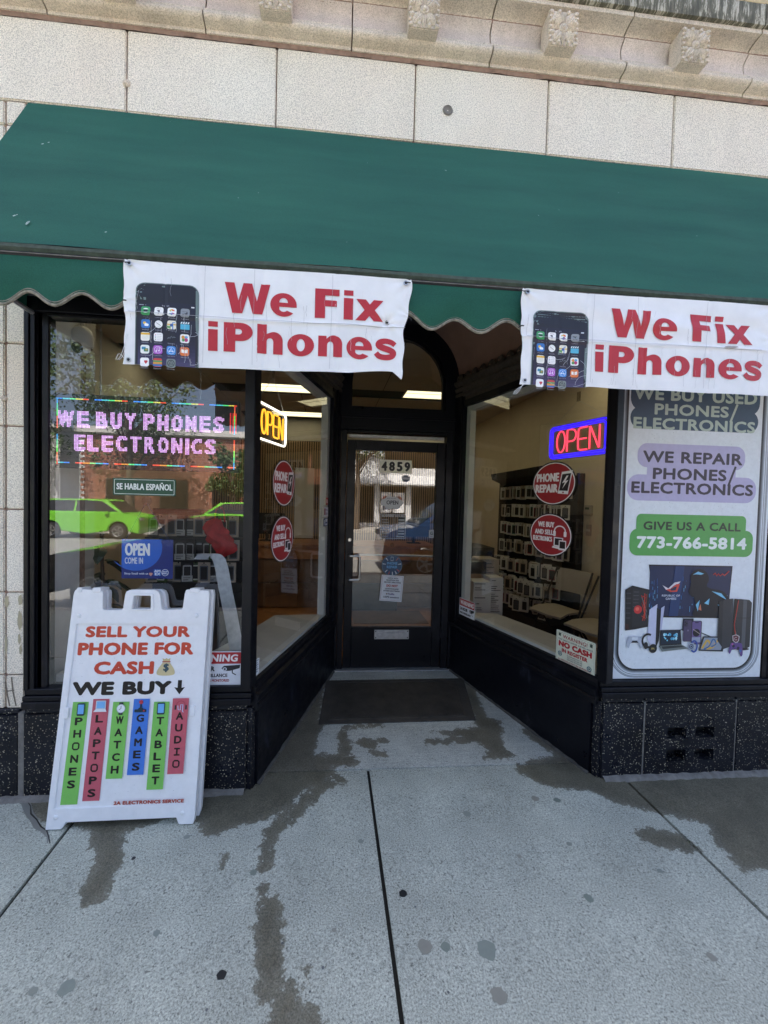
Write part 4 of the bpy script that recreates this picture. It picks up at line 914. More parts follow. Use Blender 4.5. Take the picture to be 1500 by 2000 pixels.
# ================================================================== SIGNS ON THE LEFT WINDOW
fW = lambda u, v, h: (u, .012 - h, v)          # on the glass of the two front windows
def sign(name, label, cat, art, f, box=None, loc=None, group=None, thick=.003, r=.004, edge='white', circle=None, board=True):
    """a thin real board (or sticker) with its print on the face; f maps (u, v, height)"""
    if circle: cx, cz, rr = circle; pl = [(cx + rr * math.cos(t), cz + rr * math.sin(t)) for t in [k * math.pi / 20 for k in range(40)]]
    elif isinstance(box, list): pl = box; cx, cz = np.mean(np.array(box), 0)
    else:
        x0, x1, z0, z1 = box; cx, cz = (x0 + x1) / 2, z0; pl = []
        for (qx, qz, an) in ((x1 - r, z1 - r, 0), (x0 + r, z1 - r, 90), (x0 + r, z0 + r, 180), (x1 - r, z0 + r, 270)): pl += [(qx + r * math.cos(math.radians(an + 30 * i)), qz + r * math.sin(math.radians(an + 30 * i))) for i in range(4)]
    p = f(cx, cz, 0); t = thing(name, label, cat, p, group)
    if board: put(MB().prism([pl], f, -thick * .5, thick * .5), 'board', edge, t)
    art.h = art.h
    art.build('print', lambda u, v, h: f(u, v, h + thick * .5 + .0004), t)
    return t
# LED message panel
X0, X1, Z0, Z1 = -1.530, -.526, 1.748, 2.153
t = thing('led_sign', 'scrolling LED panel lit in pink letters hanging behind the left window', 'led sign', (-1.03, .1, 1.75))
put(MB().box(X0, X1, .095, .145, Z0, Z1), 'housing', 'dark', t, bevel=.004)
pt = .0076; nx = int((X1 - X0 - .03) / pt); nz = int((Z1 - Z0 - .026) / pt); gx0 = (X0 + X1) / 2 - nx * pt / 2; gz0 = (Z0 + Z1) / 2 - nz * pt / 2
tr = []
def addtri(txt, x0, x1, z0, z1, b):
    A = Art(); A.text(txt, x0, x1, z0, z1, 'ffffff', b)
    for f in A.F:
        for k in range(1, len(f) - 1): tr.append([A.V[f[0]][:2], A.V[f[k]][:2], A.V[f[k + 1]][:2]])
def word(t_, x0, x1, z0, z1):
    wd = [1.35 if c == 'W' else .32 if c == 'I' else 1 for c in t_]; gap = .22; u = (x1 - x0) / (sum(wd) + gap * (len(t_) - 1)); x = x0
    for c, q in zip(t_, wd): addtri(c, x, x + q * u, z0, z1, .07 if c != 'I' else .0); x += (q + gap) * u
word('WE', -1.505, -1.335, 1.968, 2.060); word('BUY', -1.300, -1.088, 1.968, 2.060); word('PHONES', -1.050, -.610, 1.968, 2.060)
word('ELECTRONICS', -1.418, -.655, 1.844, 1.934)
tr = np.array(tr)
GX, GZ_ = np.meshgrid(gx0 + (np.arange(nx) + .5) * pt, gz0 + (np.arange(nz) + .5) * pt); P = np.stack([GX.ravel(), GZ_.ravel()], 1)
lit = np.zeros(len(P), bool)
for T in tr:
    a_, b_, c_ = T; m_ = (P[:, 0] >= T[:, 0].min()) & (P[:, 0] <= T[:, 0].max()) & (P[:, 1] >= T[:, 1].min()) & (P[:, 1] <= T[:, 1].max())
    q = P[m_]; cr_ = lambda u, v, w_: (v[0] - u[0]) * (w_[:, 1] - u[1]) - (v[1] - u[1]) * (w_[:, 0] - u[0])
    d1, d2, d3 = cr_(a_, b_, q), cr_(b_, c_, q), cr_(c_, a_, q)
    lit[np.where(m_)[0]] |= ((d1 >= 0) & (d2 >= 0) & (d3 >= 0)) | ((d1 <= 0) & (d2 <= 0) & (d3 <= 0))
A = Art(); D = Art(); dd = pt * .40
for k, (x, z) in enumerate(P):
    i, j = k % nx, k // nx; c = None
    if i in (1,) or i == nx - 2:
        ph_ = (j % 17) / 17.; c = None if (j % 26) > 21 else ['ff5038', 'ff8040', '60ff60', '50e0a0', '40b0ff'][min(4, int((j % 26) / 4.4))]
        if i == nx - 2 and c: c = ['40b0ff', '50e0a0', '60ff60', 'ff8040', 'ff5038'][min(4, int((j % 26) / 4.4))]
    elif j in (1, nz - 2):
        q = (i + (0 if j > 5 else 13)) % 27; c = None if q > 22 else (['3a90ff', '50d0e0', '60f090', 'e8e060', 'ff5038'] if j > 5 else ['ff5038', 'f0a040', '60f090', '50d0e0', '3a90ff'])[min(4, int(q / 4.6))]
    elif lit[k]: c = random.choice(['dfa6ee', 'd398e6', 'e8bcf4'])
    elif i > nx - 6 and 26 < j < 42 and i % 2: c = 'e83030'
    if c: A.rect(x - dd, x + dd, z - dd, z + dd, c); A.h = 0
    else: D.rect(x - dd * .7, x + dd * .7, z - dd * .7, z + dd * .7, random.choice(['2a2a34', '30303a', '242430'])); D.h = 0
flat = lambda u, v, h: (u, .0935, v)
o = A.build('lit_diodes', flat, t, 'led'); o['kind'] = 'stuff'
o = D.build('dark_diodes', lambda u, v, h: (u, .0938, v), t); o['kind'] = 'stuff'
for x in (-1.293, -.752):
    mb = MB()
    for k in range(14):
        z = 2.155 + k * .030; w_ = .004
        pts = [(x + (w_ if k % 2 else 0) * c1, .12 + (0 if k % 2 else w_) * c1, z + c2) for c1, c2 in ((1, .004), (1, .028), (0, .034), (-1, .028), (-1, .004), (0, -.002))]
        mb.tube(pts, .0014, 4, True)
    mb.tube([(x, .12, 2.56), (x - .022, .12, 2.585), (x - .022, .12, 2.61)], .0013, 4); mb.tube([(x, .12, 2.56), (x + .022, .12, 2.585), (x + .022, .12, 2.61)], .0013, 4)
    solo(mb, 'hanging_chain', 'steel', 'thin steel chain at the %s end of the LED panel' % ('left' if x < -1 else 'right'), 'chain', group='chains holding up the LED panel')
# se habla espanol plate
a = Art(); a.rrect(-1.164, -.840, 1.604, 1.696, .006, '1f4a38'); a.rrect(-1.158, -.846, 1.610, 1.690, .006, 'd8e0d8'); a.rrect(-1.1555, -.8485, 1.6125, 1.6875, .005, '1f4a38')
a.text('SE HABLA ESPAÑOL', -1.146, -.856, 1.634, 1.676, 'e4e8e4', .035)
sign('wall_plate', 'green SE HABLA ESPAÑOL plate with white letters, under the LED panel', 'sign', a, fW, (-1.164, -.840, 1.604, 1.696), edge='green')
# open come in card
a = Art(); a.rect(-1.134, -.862, 1.147, 1.364, '1e2f7c')
pl = [(-1.134, 1.364), (-1.134, 1.215)] + [(-1.060 + .140 * math.cos(t), 1.318 + .128 * math.sin(t)) for t in [math.radians(q) for q in range(215, 384, 8)]] + [(-.916, 1.364)]
a.poly(pl, '2f68d0'); a.text('OPEN', -1.117, -.985, 1.272, 1.342, 'f2f4fa', .05); a.text('COME IN', -1.117, -1.021, 1.228, 1.263, 'e8ecf8', .02)
a.text('Shop Small with us', -1.119, -.993, 1.166, 1.180, 'dfe4f4', .03); a.circ(-.983, 1.174, .006, 'e0a090', n=10); a.circ(-.975, 1.174, .006, 'e0a090', n=10); a.poly([(-.989, 1.172), (-.979, 1.160), (-.969, 1.172)], 'e0a090')
a.rect(-.963, -.926, 1.163, 1.199, '2f6ac8'); a.text('AM', -.961, -.928, 1.182, 1.196, 'f0f4fa', .05); a.text('EX', -.957, -.928, 1.166, 1.180, 'f0f4fa', .05)
a.circ(-.903, 1.181, .019, 'e8ecf8'); a.circ(-.903, 1.181, .0165, '2348a0'); a.text('SHOP', -.916, -.890, 1.182, 1.190, 'f0f4fa', .05); a.text('SMALL', -.918, -.888, 1.172, 1.180, 'f0f4fa', .05)
cs = sign('hanging_card', 'blue OPEN COME IN card hung on cords inside the left window', 'sign', a, lambda u, v, h: (u, .045 - h, v), (-1.134, -.862, 1.147, 1.364), edge='dark')
put(MB().tube([(-1.118, .044, 1.352), (-1.006, .036, 1.565)], .0016, 5), 'cord', M['car_b'], cs); put(MB().tube([(-.878, .044, 1.352), (-1.002, .036, 1.565)], .0016, 5), 'cord', M['car_b'], cs)
put(MB().lathe([(0, .022), (.008, .020), (.012, .012), (.024, .004), (.027, 0)], (-1.004, .042, 1.575), (0, -1, 0), 18), 'suction_cup', 'acrylic', cs, smooth=True)
# warning sign of the left window and others
def warning(a, x0, x1, z0, z1, big):
    W = x1 - x0; H = z1 - z0; X = lambda u: x0 + W * u; Zz = lambda v: z0 + H * v
    a.rrect(x0, x1, z0, z1, .006, 'b8bcc4'); a.rrect(x0 + .002, x1 - .002, z0 + .002, z1 - .002, .005, 'e4e8ee')
    a.rrect(X(.02), X(.98), Zz(.63), Zz(.97), .004, 'b02830'); a.text('WARNING', X(.06), X(.92), Zz(.69), Zz(.91), 'f4f0ee', .06, shear=.12)
    a.text('24 HOUR', X(.06), X(.55), Zz(.41), Zz(.56), '20242c', .07); a.text('VIDEO SURVEILLANCE', X(.05), X(.76), Zz(.24), Zz(.34), '2a2e38', .06); a.text('ALL ACTIVITIES ARE MONITORED', X(.05), X(.79), Zz(.10), Zz(.18), 'a03038', .05)
    a.poly([(X(.66), Zz(.50)), (X(.70), Zz(.57)), (X(.97), Zz(.60)), (X(.96), Zz(.50)), (X(.80), Zz(.42)), (X(.70), Zz(.42))], '20242c'); a.circ(X(.715), Zz(.475), W * .035, 'd8dce4', H * .05); a.circ(X(.715), Zz(.475), W * .018, '20242c', H * .027)
    a.stroke([(X(.84), Zz(.45)), (X(.84), Zz(.36)), (X(.90), Zz(.30))], W * .018, '20242c')
a = Art(); warning(a, -.800, -.470, .562, .752, True)
sign('warning_sign', 'white and red camera WARNING sign low in the left window beside the sandwich board', 'sign', a, fW, (-.800, -.470, .562, .752))
# ================================================================== round stickers, hanging neon and notices on the side glass
def st_phone(a, cx, cz, k=1):
    a.circ(cx, cz, .150, '2a2422', n=48); a.circ(cx, cz, .142, 'e6e2e0', n=48); a.circ(cx, cz, .136, '9c2a2e', n=48)
    a.text('PHONE', cx - .118, cx + .040, cz + .012, cz + .072, 'ece4e2', .06); a.text('REPAIR', cx - .125, cx + .034, cz - .062, cz - .004, 'ece4e2', .06)
    L = lambda u, v: (cx + .045 + u * .8 + v * .16, cz + .003 + v)
    a.poly([L(0, -.072), L(.085, -.078), L(.085, .078), L(0, .072)], 'e6e2e0'); a.poly([L(.008, -.052), L(.077, -.056), L(.077, .060), L(.008, .056)], '241c1c'); a.circ(*L(.043, -.065), .006, '9c2a2e', n=8)
    a.poly([L(.045, .045), L(.020, -.004), L(.042, .002), L(.030, -.042), L(.066, .016), L(.044, .010), L(.060, .045)], 'ece4e2')
def st_buy(a, cx, cz):
    a.circ(cx, cz, .150, '2a2422', n=48); a.circ(cx, cz, .142, 'e6e2e0', n=48); a.circ(cx, cz, .136, '9c2a2e', n=48)
    a.text('WE BUY', cx - .086, cx + .030, cz + .052, cz + .090, 'ece4e2', .06); a.text('AND SELL', cx - .108, cx + .024, cz + .000, cz + .036, 'ece4e2', .06); a.text('ELECTRONICS', cx - .120, cx + .018, cz - .046, cz - .012, 'ece4e2', .06)
    a.ring(cx + .068, cz + .030, .036, .008, 'ece4e2', a0=0, a1=180, n=14); a.rrect(cx + .024, cx + .042, cz - .004, cz + .032, .006, 'ece4e2'); a.rrect(cx + .094, cx + .112, cz - .004, cz + .032, .006, 'ece4e2')
    a.poly([(cx + .030, cz - .070), (cx + .092, cz - .078), (cx + .092, cz - .012), (cx + .030, cz - .010)], 'ece4e2'); a.rect(cx + .037, cx + .085, cz - .064, cz - .018, '241c1c'); a.poly([(cx + .018, cz - .084), (cx + .080, cz - .090), (cx + .080, cz - .076), (cx + .024, cz - .072)], 'ece4e2')
    a.rrect(cx + .064, cx + .112, cz - .094, cz - .028, .004, 'ece4e2'); a.rect(cx + .070, cx + .106, cz - .082, cz - .036, '241c1c')
elR = lambda s0: (lambda u, v, h: SR(s0 - u * 1.2, .0035 + h, v)); elL = lambda s0: (lambda u, v, h: SL(s0 + u * 1.13, .0035 + h, v))
for (nm, fn, ff, z, lb) in (('p', st_phone, elR(.388), 1.758, 'round red PHONE REPAIR sticker below the blue and red OPEN light'), ('b', st_buy, elR(.400), 1.404, 'round red WE BUY AND SELL ELECTRONICS sticker on the right side glass'),
                        ('p', st_phone, elL(.360), 1.706, 'round red PHONE REPAIR sticker below the orange OPEN light'), ('b', st_buy, elL(.352), 1.350, 'round red WE BUY AND SELL ELECTRONICS sticker on the left side glass')):
    a = Art(); fn(a, 0, z); sign('round_sticker', lb, 'sticker', a, ff, circle=(0, z, .150), thick=.0008, edge='dark', group='round red stickers on the side windows')
a = Art(); a.rect(-.312, -.031, .568, .776, 'd8dcc8'); a.stroke([(-.304, .577), (-.039, .577), (-.039, .767), (-.304, .767)], .0014, '4a5850', True)
a.text('WARNING!', -.262, -.085, .733, .758, '9c3030', .03); a.text('THIS AREA IS UNDER SURVEILLANCE', -.296, -.048, .716, .727, '40404a', .02)
a.text('NO CASH', -.292, -.052, .674, .712, 'b02028', .10); a.text('IN REGISTER', -.266, -.080, .640, .666, 'b02028', .07)
a.text('IN COMPLIANCE WITH THE', -.225, -.115, .625, .633, '50505a', .02); a.text('TIME LOCK SAFE AND THIS', -.225, -.115, .613, .621, '50505a', .02); a.text('TRESPASSERS ARE WATCHED', -.225, -.115, .601, .609, '50505a', .02); a.text('ALL SUSPICIOUS ACTIVITY WILL BE PROSECUTED', -.292, -.052, .584, .594, 'a04048', .04)
for cx, cz in ((-.278, .626), (-.066, .606)): a.circ(cx, cz, .016, '3c6a78'); a.circ(cx, cz, .010, 'd8dcc8'); a.circ(cx, cz, .006, '2c4a58')
for cx in (-.284, -.058): a.poly([(cx - .010, .742), (cx + .010, .742), (cx + .007, .752), (cx + .012, .758), (cx, .764), (cx - .012, .758), (cx - .007, .752)], '384840')
sign('notice_board', 'cream NO CASH IN REGISTER warning board low on the right side window', 'sign', a, fR, (-.312, -.031, .568, .776), edge='white')
a = Art(); warning(a, -1.385, -1.163, .548, .735, False)
sign('warning_sign', 'small white and red camera WARNING sign at the inner corner, right of the door', 'sign', a, fR, (-1.385, -1.163, .548, .735))
a = Art(); a.rrect(.002, .066, .606, .696, .005, 'd4dae0'); [a.rect(.010, .056 - .008 * (k % 2), .684 - k * .0125, .690 - k * .0125, '5a7484') for k in range(6)]
sign('small_sticker', 'small white and blue sticker in the lowest corner of the left side window', 'sticker', a, fL, (.002, .066, .606, .696), thick=.0008)
f2 = lambda u, v, h: SL(u, .026 + h, v)
a = Art(); a.rrect(1.205, 1.262, 1.566, 1.628, .004, 'a82830'); a.rect(1.218, 1.232, 1.58, 1.612, 'e8d8d8'); a.rect(1.238, 1.252, 1.58, 1.612, 'e8d8d8')
fE = lambda u, v, h: SL(u, .004 + h, v)
sign('small_sticker', 'little red square sticker, topmost on the white strip beside the door', 'sticker', a, fE, (1.205, 1.262, 1.566, 1.628), thick=.0008)
a = Art(); a.rrect(1.160, 1.268, 1.464, 1.545, .004, 'd8dce4'); a.rect(1.168, 1.200, 1.480, 1.535, '8c2838'); a.text('Visa', 1.208, 1.256, 1.515, 1.532, '2c3c80', .05); a.text('USA', 1.208, 1.256, 1.480, 1.500, '2c3c80', .05)
sign('small_sticker', 'white payment card sticker between a red and a blue sticker', 'sticker', a, fE, (1.160, 1.268, 1.464, 1.545), thick=.0008)
a = Art(); a.rrect(1.150, 1.262, 1.384, 1.452, .004, '3c4c70'); a.rect(1.200, 1.256, 1.390, 1.446, 'd4dae4'); a.text('f', 1.165, 1.185, 1.392, 1.440, 'e8ecf4', .08); a.rect(1.208, 1.248, 1.405, 1.42, '4a5c88')
sign('small_sticker', 'blue and white sticker, lowest on the white strip beside the door', 'sticker', a, fE, (1.150, 1.262, 1.384, 1.452), thick=.0008)

# neon open signs: acrylic board, frame tube and letter tubes, hung on cords
def neon(label, S, s0, s1, z0, z1, dirn, mf, ml, off, hook, double):
    t = thing('open_sign', label, 'open sign', S((s0 + s1) / 2, off, z0), group='lit OPEN signs')
    X = lambda u: s0 + (s1 - s0) * u if dirn > 0 else s1 + (s0 - s1) * u
    f = lambda u, z, h=0: S(X(u), off + h, z)
    W = abs(s1 - s0); H = z1 - z0
    def rr(m_, r=.03, n=5):
        x0_, x1_, a0, a1 = m_ / W, 1 - m_ / W, z0 + m_, z1 - m_; p = []
        for cx, cz, an in ((x1_ - r / W, a1 - r, 0), (x0_ + r / W, a1 - r, 90), (x0_ + r / W, a0 + r, 180), (x1_ - r / W, a0 + r, 270)):
            p += [(cx + r / W * math.cos(math.radians(an + 90 * i / n)), cz + r * math.sin(math.radians(an + 90 * i / n))) for i in range(n + 1)]
        return p
    put(MB().prism([rr(0)], lambda a_, b_, c_: f(a_, b_, c_), -.012, -.008), 'acrylic_board', 'acrylic', t)
    put(MB().tube([f(u, z, .0) for u, z in rr(.012)], .0068, 8, True), 'frame_tube', mf, t, smooth=True)
    if double: put(MB().tube([f(u, z, -.0) for u, z in rr(.030, .02)], .0068, 8, True), 'frame_tube', mf, t, smooth=True)
    L = .060 / W * 1.0 if double else .050 / W; lo, hi = z0 + .048, z1 - .045
    w_ = (1 - 2 * L) / 4; gp_ = .20 * w_
    def lt(k, pts): put(MB().tube([f(L + w_ * k + gp_ / 2 + u * (w_ - gp_), lo + v * (hi - lo), .001) for u, v in pts], .0056, 7), 'letter_tube', ml, t, smooth=True)
    lt(0, [(.5 + .5 * math.sin(x), .5 + .5 * math.cos(x)) for x in [math.pi * 2 * i / 22 for i in range(23)]])
    lt(1, [(0, 0), (0, 1)] + [(.55 + .45 * math.sin(x), .73 + .27 * math.cos(x)) for x in [math.pi * i / 8 for i in range(9)]] + [(.02, .46)])
    lt(2, [(1, 1), (.25, 1), (.04, .94), (0, .8), (0, .2), (.04, .06), (.25, 0), (1, 0)]); lt(2, [(.04, .5), (.9, .5)])
    lt(3, [(0, 0), (0, .97), (.04, .99), (.96, .01), (1, .03), (1, 1)])
    h = f(.5, hook); hv = S((s0 + s1) / 2 + (0), off, hook)
    put(MB().tube([f(.06, z1, -.01), hv], .0012, 4).tube([f(.94, z1, -.01), hv], .0012, 4), 'cord', 'steel', t)
    put(MB().mbox(lambda a_, b_, c_: S((s0 + s1) / 2 + a_, off + b_, hook + c_), -.012, .012, -.003, .003, -.006, .055), 'hook_tab', 'acrylic', t)
    return t
neon('OPEN sign lit orange with a white frame in the left side window', SL, .095, .505, 1.945, 2.180, 1, 'neon_white', 'neon_orange', -.055, 2.36, False)
neon('OPEN sign lit red with a double blue frame in the right side window', SR, .035, .485, 1.925, 2.162, -1, 'neon_blue', 'neon_red', -.050, 2.30, True)

# ================================================================== door notices
fD = lambda u, v, h: (u, Yd + .0155 - h, v)
a = Art(); a.rect(.457, .765, 1.879, 2.004, 'f2eedc')
for k, ch in enumerate('4859'): a.text(ch, .473 + k * .0735, .473 + k * .0735 + .056, 1.897, 1.988, '191614', .075); 
for k in range(1, 4): a.rect(.460 + k * .0755, .461 + k * .0755, 1.881, 2.002, 'a8a290')
sign('house_number', 'cream plate with black number 4859 high on the door glass', 'house number', a, fD, (.457, .765, 1.879, 2.004), thick=.001)
a = Art(); oc = [(.7105 + .043 * math.cos(math.radians(22.5 + 45 * k)), 1.832 + .036 * math.sin(math.radians(22.5 + 45 * k))) for k in range(8)]; a.poly(oc, 'c8ccd4'); a.poly([(.7105 + (x - .7105) * .85, 1.832 + (z - 1.832) * .85) for x, z in oc], '4c566c'); a.rect(.680, .741, 1.824, 1.840, 'd8dce4'); a.text('SECURITY', .684, .737, 1.828, 1.836, '30384c', .04)
sign('small_sticker', 'small octagonal alarm sticker just under the house number', 'sticker', a, fD, oc, thick=.0008)
a = Art(); [a.circ(x, z, r, 'b8bcc0', r * .8) for x, z, r in ((.52, 1.60, .045), (.56, 1.625, .045), (.61, 1.622, .042), (.65, 1.60, .040), (.62, 1.572, .045), (.56, 1.570, .045))]; a.rect(.50, .67, 1.58, 1.62, 'b8bcc0'); a.text('OPEN', .53, .645, 1.580, 1.620, '44484e', .05); a.text('Sorry We Are', .535, .62, 1.632, 1.645, '60646a', .02)
sign('cloud_sticker', 'pale cloud-shaped sticker reading OPEN in the middle of the door glass', 'sticker', a, fD, circle=(.585, 1.6, .04), thick=.0006, board=False)
a = Art(); a.stroke([(.480, 1.258), (.718, 1.258), (.718, 1.488), (.480, 1.488)], .006, 'b4b8bc', True); a.text('BUSINESS HOURS', .490, .708, 1.462, 1.482, 'b8bcc0', .06)
for k, d in enumerate(('MONDAY', 'TUESDAY', 'WEDNESDAY', 'THURSDAY', 'FRIDAY', 'SATURDAY', 'SUNDAY')):
    z = 1.430 - k * .0265; a.text(d, .492, .492 + .008 * len(d) + .012, z, z + .012, 'b8bcc0', .04); a.rect(.650 - .02 * (k == 6), .708, z, z + .012, 'aeb2b6')
a.rect(.606, .608, 1.268, 1.45, 'b0b4b8')
sign('hours_sticker', 'white outlined BUSINESS HOURS lettering on the door glass', 'sticker', a, fD, (.48, .718, 1.258, 1.488), thick=.0006, board=False)
a = Art(); a.circ(.595, 1.003, .099, '1d4060', n=40); a.ring(.595, 1.003, .095, .002, '7f98a8', n=40)
a.text('PHONE', .548, .648, 1.010, 1.036, '63a0d0', .05); a.text('REPAIR', .546, .648, .975, 1.001, '63a0d0', .05)
a.rrect(.582, .608, 1.046, 1.086, .004, 'a8b8c4'); a.rect(.585, .605, 1.051, 1.081, '1d4060')
for an, c in ((130, 'c8d0d8'), (50, 'b06058'), (10, 'c8d0d8'), (170, 'c8d0d8'), (225, 'c8d0d8'), (250, 'b04840'), (275, 'c8d0d8'), (300, 'c8d0d8'), (322, 'b04840')):
    t_ = math.radians(an); a.stroke([(.595 + .060 * math.cos(t_), 1.003 + .060 * math.sin(t_)), (.595 + .086 * math.cos(t_), 1.003 + .086 * math.sin(t_))], .006, c); a.circ(.595 + .084 * math.cos(t_), 1.003 + .084 * math.sin(t_), .006, c, n=8)
rs = sign('round_sign', 'round dark blue PHONE REPAIR sign hung by a cord on the door', 'sign', a, lambda u, v, h: (u, Yd - .008 - h, v), circle=(.595, 1.003, .099), edge='dark')
put(MB().tube([(.560, Yd - .006, 1.085), (.597, Yd + .002, 1.192), (.634, Yd - .006, 1.085)], .0018, 5), 'cord', 'card', rs)
put(MB().lathe([(0, .014), (.008, .012), (.018, .004), (.021, 0)], (.597, Yd + .014, 1.195), (0, -1, 0), 16), 'suction_cup', 'acrylic', rs, smooth=True)
ck = [(.500, .915), (.712, .902), (.695, .654), (.482, .668)]
a = Art(); a.poly(ck, 'd0d6dc'); a.stroke([(.509, .905), (.702, .893), (.686, .664), (.492, .677)], .003, 'a06058', True)
fc = lambda u, v, h: (u + (v - .785) * .072, Yd - .010 - h, v - (u - .6) * .055)
b = Art()
for txt, z, w_, c, hh_ in (('CHECK WITH', .875, .10, '383c48', .013), ('RECEPTION FOR', .855, .12, '383c48', .013), ('DELIVERY DIRECTIONS', .835, .16, '383c48', .013), ('DO NOT', .797, .11, 'a83030', .024), ('LEAVE PACKAGES', .773, .13, '383c48', .013), ('OUTSIDE UNATTENDED', .753, .16, '383c48', .013), ('FedEx', .723, .06, '4a3878', .016), ('USPS amazon', .693, .15, '303848', .016)): b.ctext(txt, .600, z, z + hh_, c, w=w_, b=.06)
b.circ(.556, .731, .007, '5c3c20')
tsg = sign('notice_card', 'white CHECK WITH RECEPTION card hanging lowest on the door glass', 'sign', a, lambda u, v, h: (u, Yd - .010 - h, v), ck)
b.build('print', lambda u, v, h: fc(u, v, h + .004), tsg)
a = Art(); a.rrect(.951, .998, 1.270, 1.347, .003, 'a8acb0'); a.text('G', .962, .988, 1.296, 1.330, '3c4048', .06); a.rect(.962, .988, 1.280, 1.284, '60646c')
sign('small_sticker', 'small grey sticker with a letter G by the right edge of the door glass', 'sticker', a, fD, (.951, .998, 1.270, 1.347), thick=.0008)

# ================================================================== TALL POSTER
a = Art(); fP = lambda u, v, h: (u, .0165 - h, v)
a.rect(1.684, 2.705, .566, 2.53, 'dde4ea')
bx0, bx1, bz0, bz1 = 1.700, 2.690, .572, 2.9
cl = lambda z: min(z, 2.528)
def rr2(i, col, r):
    p = []
    x0_, x1_, z0_ = bx0 + i, bx1 - i, bz0 + i * .92
    p = [(x0_, 2.528)] + [(x0_ + r - r * math.cos(t), z0_ + r - r * math.sin(t)) for t in [math.pi / 2 * k / 9 for k in range(10)]] + [(x1_ - r + r * math.sin(t), z0_ + r - r * math.cos(t)) for t in [math.pi / 2 * k / 9 for k in range(10)]] + [(x1_, 2.528)]
    a.poly(p, col)
for i, col in ((0, '5c6670'), (.003, 'aab4bc'), (.008, '6a747c'), (.011, 'c8d0d8'), (.020, '39434c'), (.023, 'd4dce4'), (.029, 'b4bec8'), (.034, '8a949c'), (.040, '565e66'), (.046, '30363c'), (.050, '14181c'), (.058, 'dfe6ec')): rr2(i, col, .165 - i * .9)
for x, zz in ((1.694, 2.24), (1.694, 2.07), (1.694, 1.90)): a.rect(x, x + .005, zz - .06, zz, '707a82')
def bubble(parts, col):
    for p in parts: a.rrect(*p, col, 7)
bubble([(1.768, 2.610, 2.185, 2.42, .075), (1.89, 2.50, 2.10, 2.30, .02), (1.770, 2.604, 2.080, 2.212, .064)], '2f4c62')
a.text('WE BUY USED', 1.786, 2.590, 2.252, 2.330, 'b4c4b8', .055); a.text('PHONES', 1.922, 2.405, 2.166, 2.234, 'b4c4b8', .055); a.stroke([(2.418, 2.140), (2.460, 2.250)], .014, 'b4c4b8'); a.text('ELECTRONICS', 1.790, 2.585, 2.078, 2.148, 'b4c4b8', .055)
bubble([(1.826, 2.528, 1.850, 1.994, .060), (1.89, 2.47, 1.76, 1.90, .02), (1.768, 2.612, 1.650, 1.806, .070)], 'b6b2d4')
a.text('WE REPAIR', 1.860, 2.512, 1.880, 1.950, '33313c', .055); a.text('PHONES', 1.928, 2.410, 1.780, 1.850, '33313c', .055); a.stroke([(2.424, 1.752), (2.468, 1.872)], .014, '33313c'); a.text('ELECTRONICS', 1.794, 2.592, 1.694, 1.764, '33313c', .055)
bubble([(1.836, 2.556, 1.40, 1.570, .030), (1.798, 2.608, 1.318, 1.480, .050)], '57a354')
a.text('GIVE US A CALL', 1.882, 2.522, 1.474, 1.526, '26382c', .05); a.text('773-766-5814', 1.843, 2.566, 1.362, 1.436, 'e8f0ec', .065)
# monitor
a.poly([(1.928, 1.264), (2.480, 1.261), (2.462, .936), (1.985, .942)], '10141c'); a.poly([(1.936, 1.256), (2.472, 1.253), (2.462, .948), (1.94, .953)], '16284c')
for k in range(60):
    x = random.choice([random.uniform(1.938, 1.99), random.uniform(2.14, 2.24), random.uniform(2.14, 2.46)]); z = random.uniform(.96, 1.22); a.rect(x, x + .003, z, z + random.uniform(.006, .035), random.choice(['2c5a94', '3f86bc', '6cb4dc', '254a80']))
a.poly([(2.10, 1.256), (2.16, 1.256), (2.13, .95), (2.07, .95)], '1a3866')
a.poly([(2.02, 1.140), (2.06, 1.120), (2.10, 1.156), (2.138, 1.163), (2.128, 1.150), (2.10, 1.140), (2.07, 1.116), (2.045, 1.112)], 'd8d4d8'); a.poly([(2.045, 1.112), (2.075, 1.098), (2.118, 1.100), (2.135, 1.148), (2.110, 1.146), (2.080, 1.120)], 'd04838'); a.poly([(2.072, 1.114), (2.080, 1.106), (2.108, 1.108), (2.116, 1.132), (2.10, 1.130)], '1a2848')
a.text('REPUBLIC OF', 2.020, 2.138, 1.070, 1.082, 'c4ccdc', .05); a.text('GAMERS', 2.045, 2.115, 1.050, 1.064, 'c4ccdc', .05); a.stroke([(2.352, 1.206), (2.364, 1.216), (2.374, 1.200), (2.386, 1.212), (2.398, 1.200), (2.412, 1.212), (2.426, 1.202), (2.440, 1.214), (2.456, 1.230)], .007, 'b83c34')
# a vague dark armoured figure, plain shapes only
a.poly(smooth([(2.20, 1.20), (2.225, 1.232), (2.265, 1.240), (2.305, 1.222), (2.325, 1.180), (2.312, 1.138), (2.345, 1.120), (2.42, 1.105), (2.462, 1.06), (2.462, .99), (2.40, .952), (2.235, .952), (2.242, 1.01), (2.232, 1.060), (2.21, 1.075), (2.192, 1.10), (2.205, 1.14), (2.20, 1.20)], 4), '0c1420')
for p in ([(2.215, 1.205), (2.25, 1.225), (2.29, 1.212), (2.27, 1.205), (2.24, 1.208)], [(2.345, 1.105), (2.41, 1.092), (2.452, 1.05), (2.40, 1.076)], [(2.30, 1.03), (2.335, 1.06), (2.33, 1.02)], [(2.245, 1.02), (2.27, 1.05), (2.26, .98)], [(2.39, 1.02), (2.455, 1.035), (2.41, 1.005)]): a.poly(p, '7cc0e0')
a.poly([(2.262, .99), (2.276, 1.025), (2.284, .985)], 'c87858')
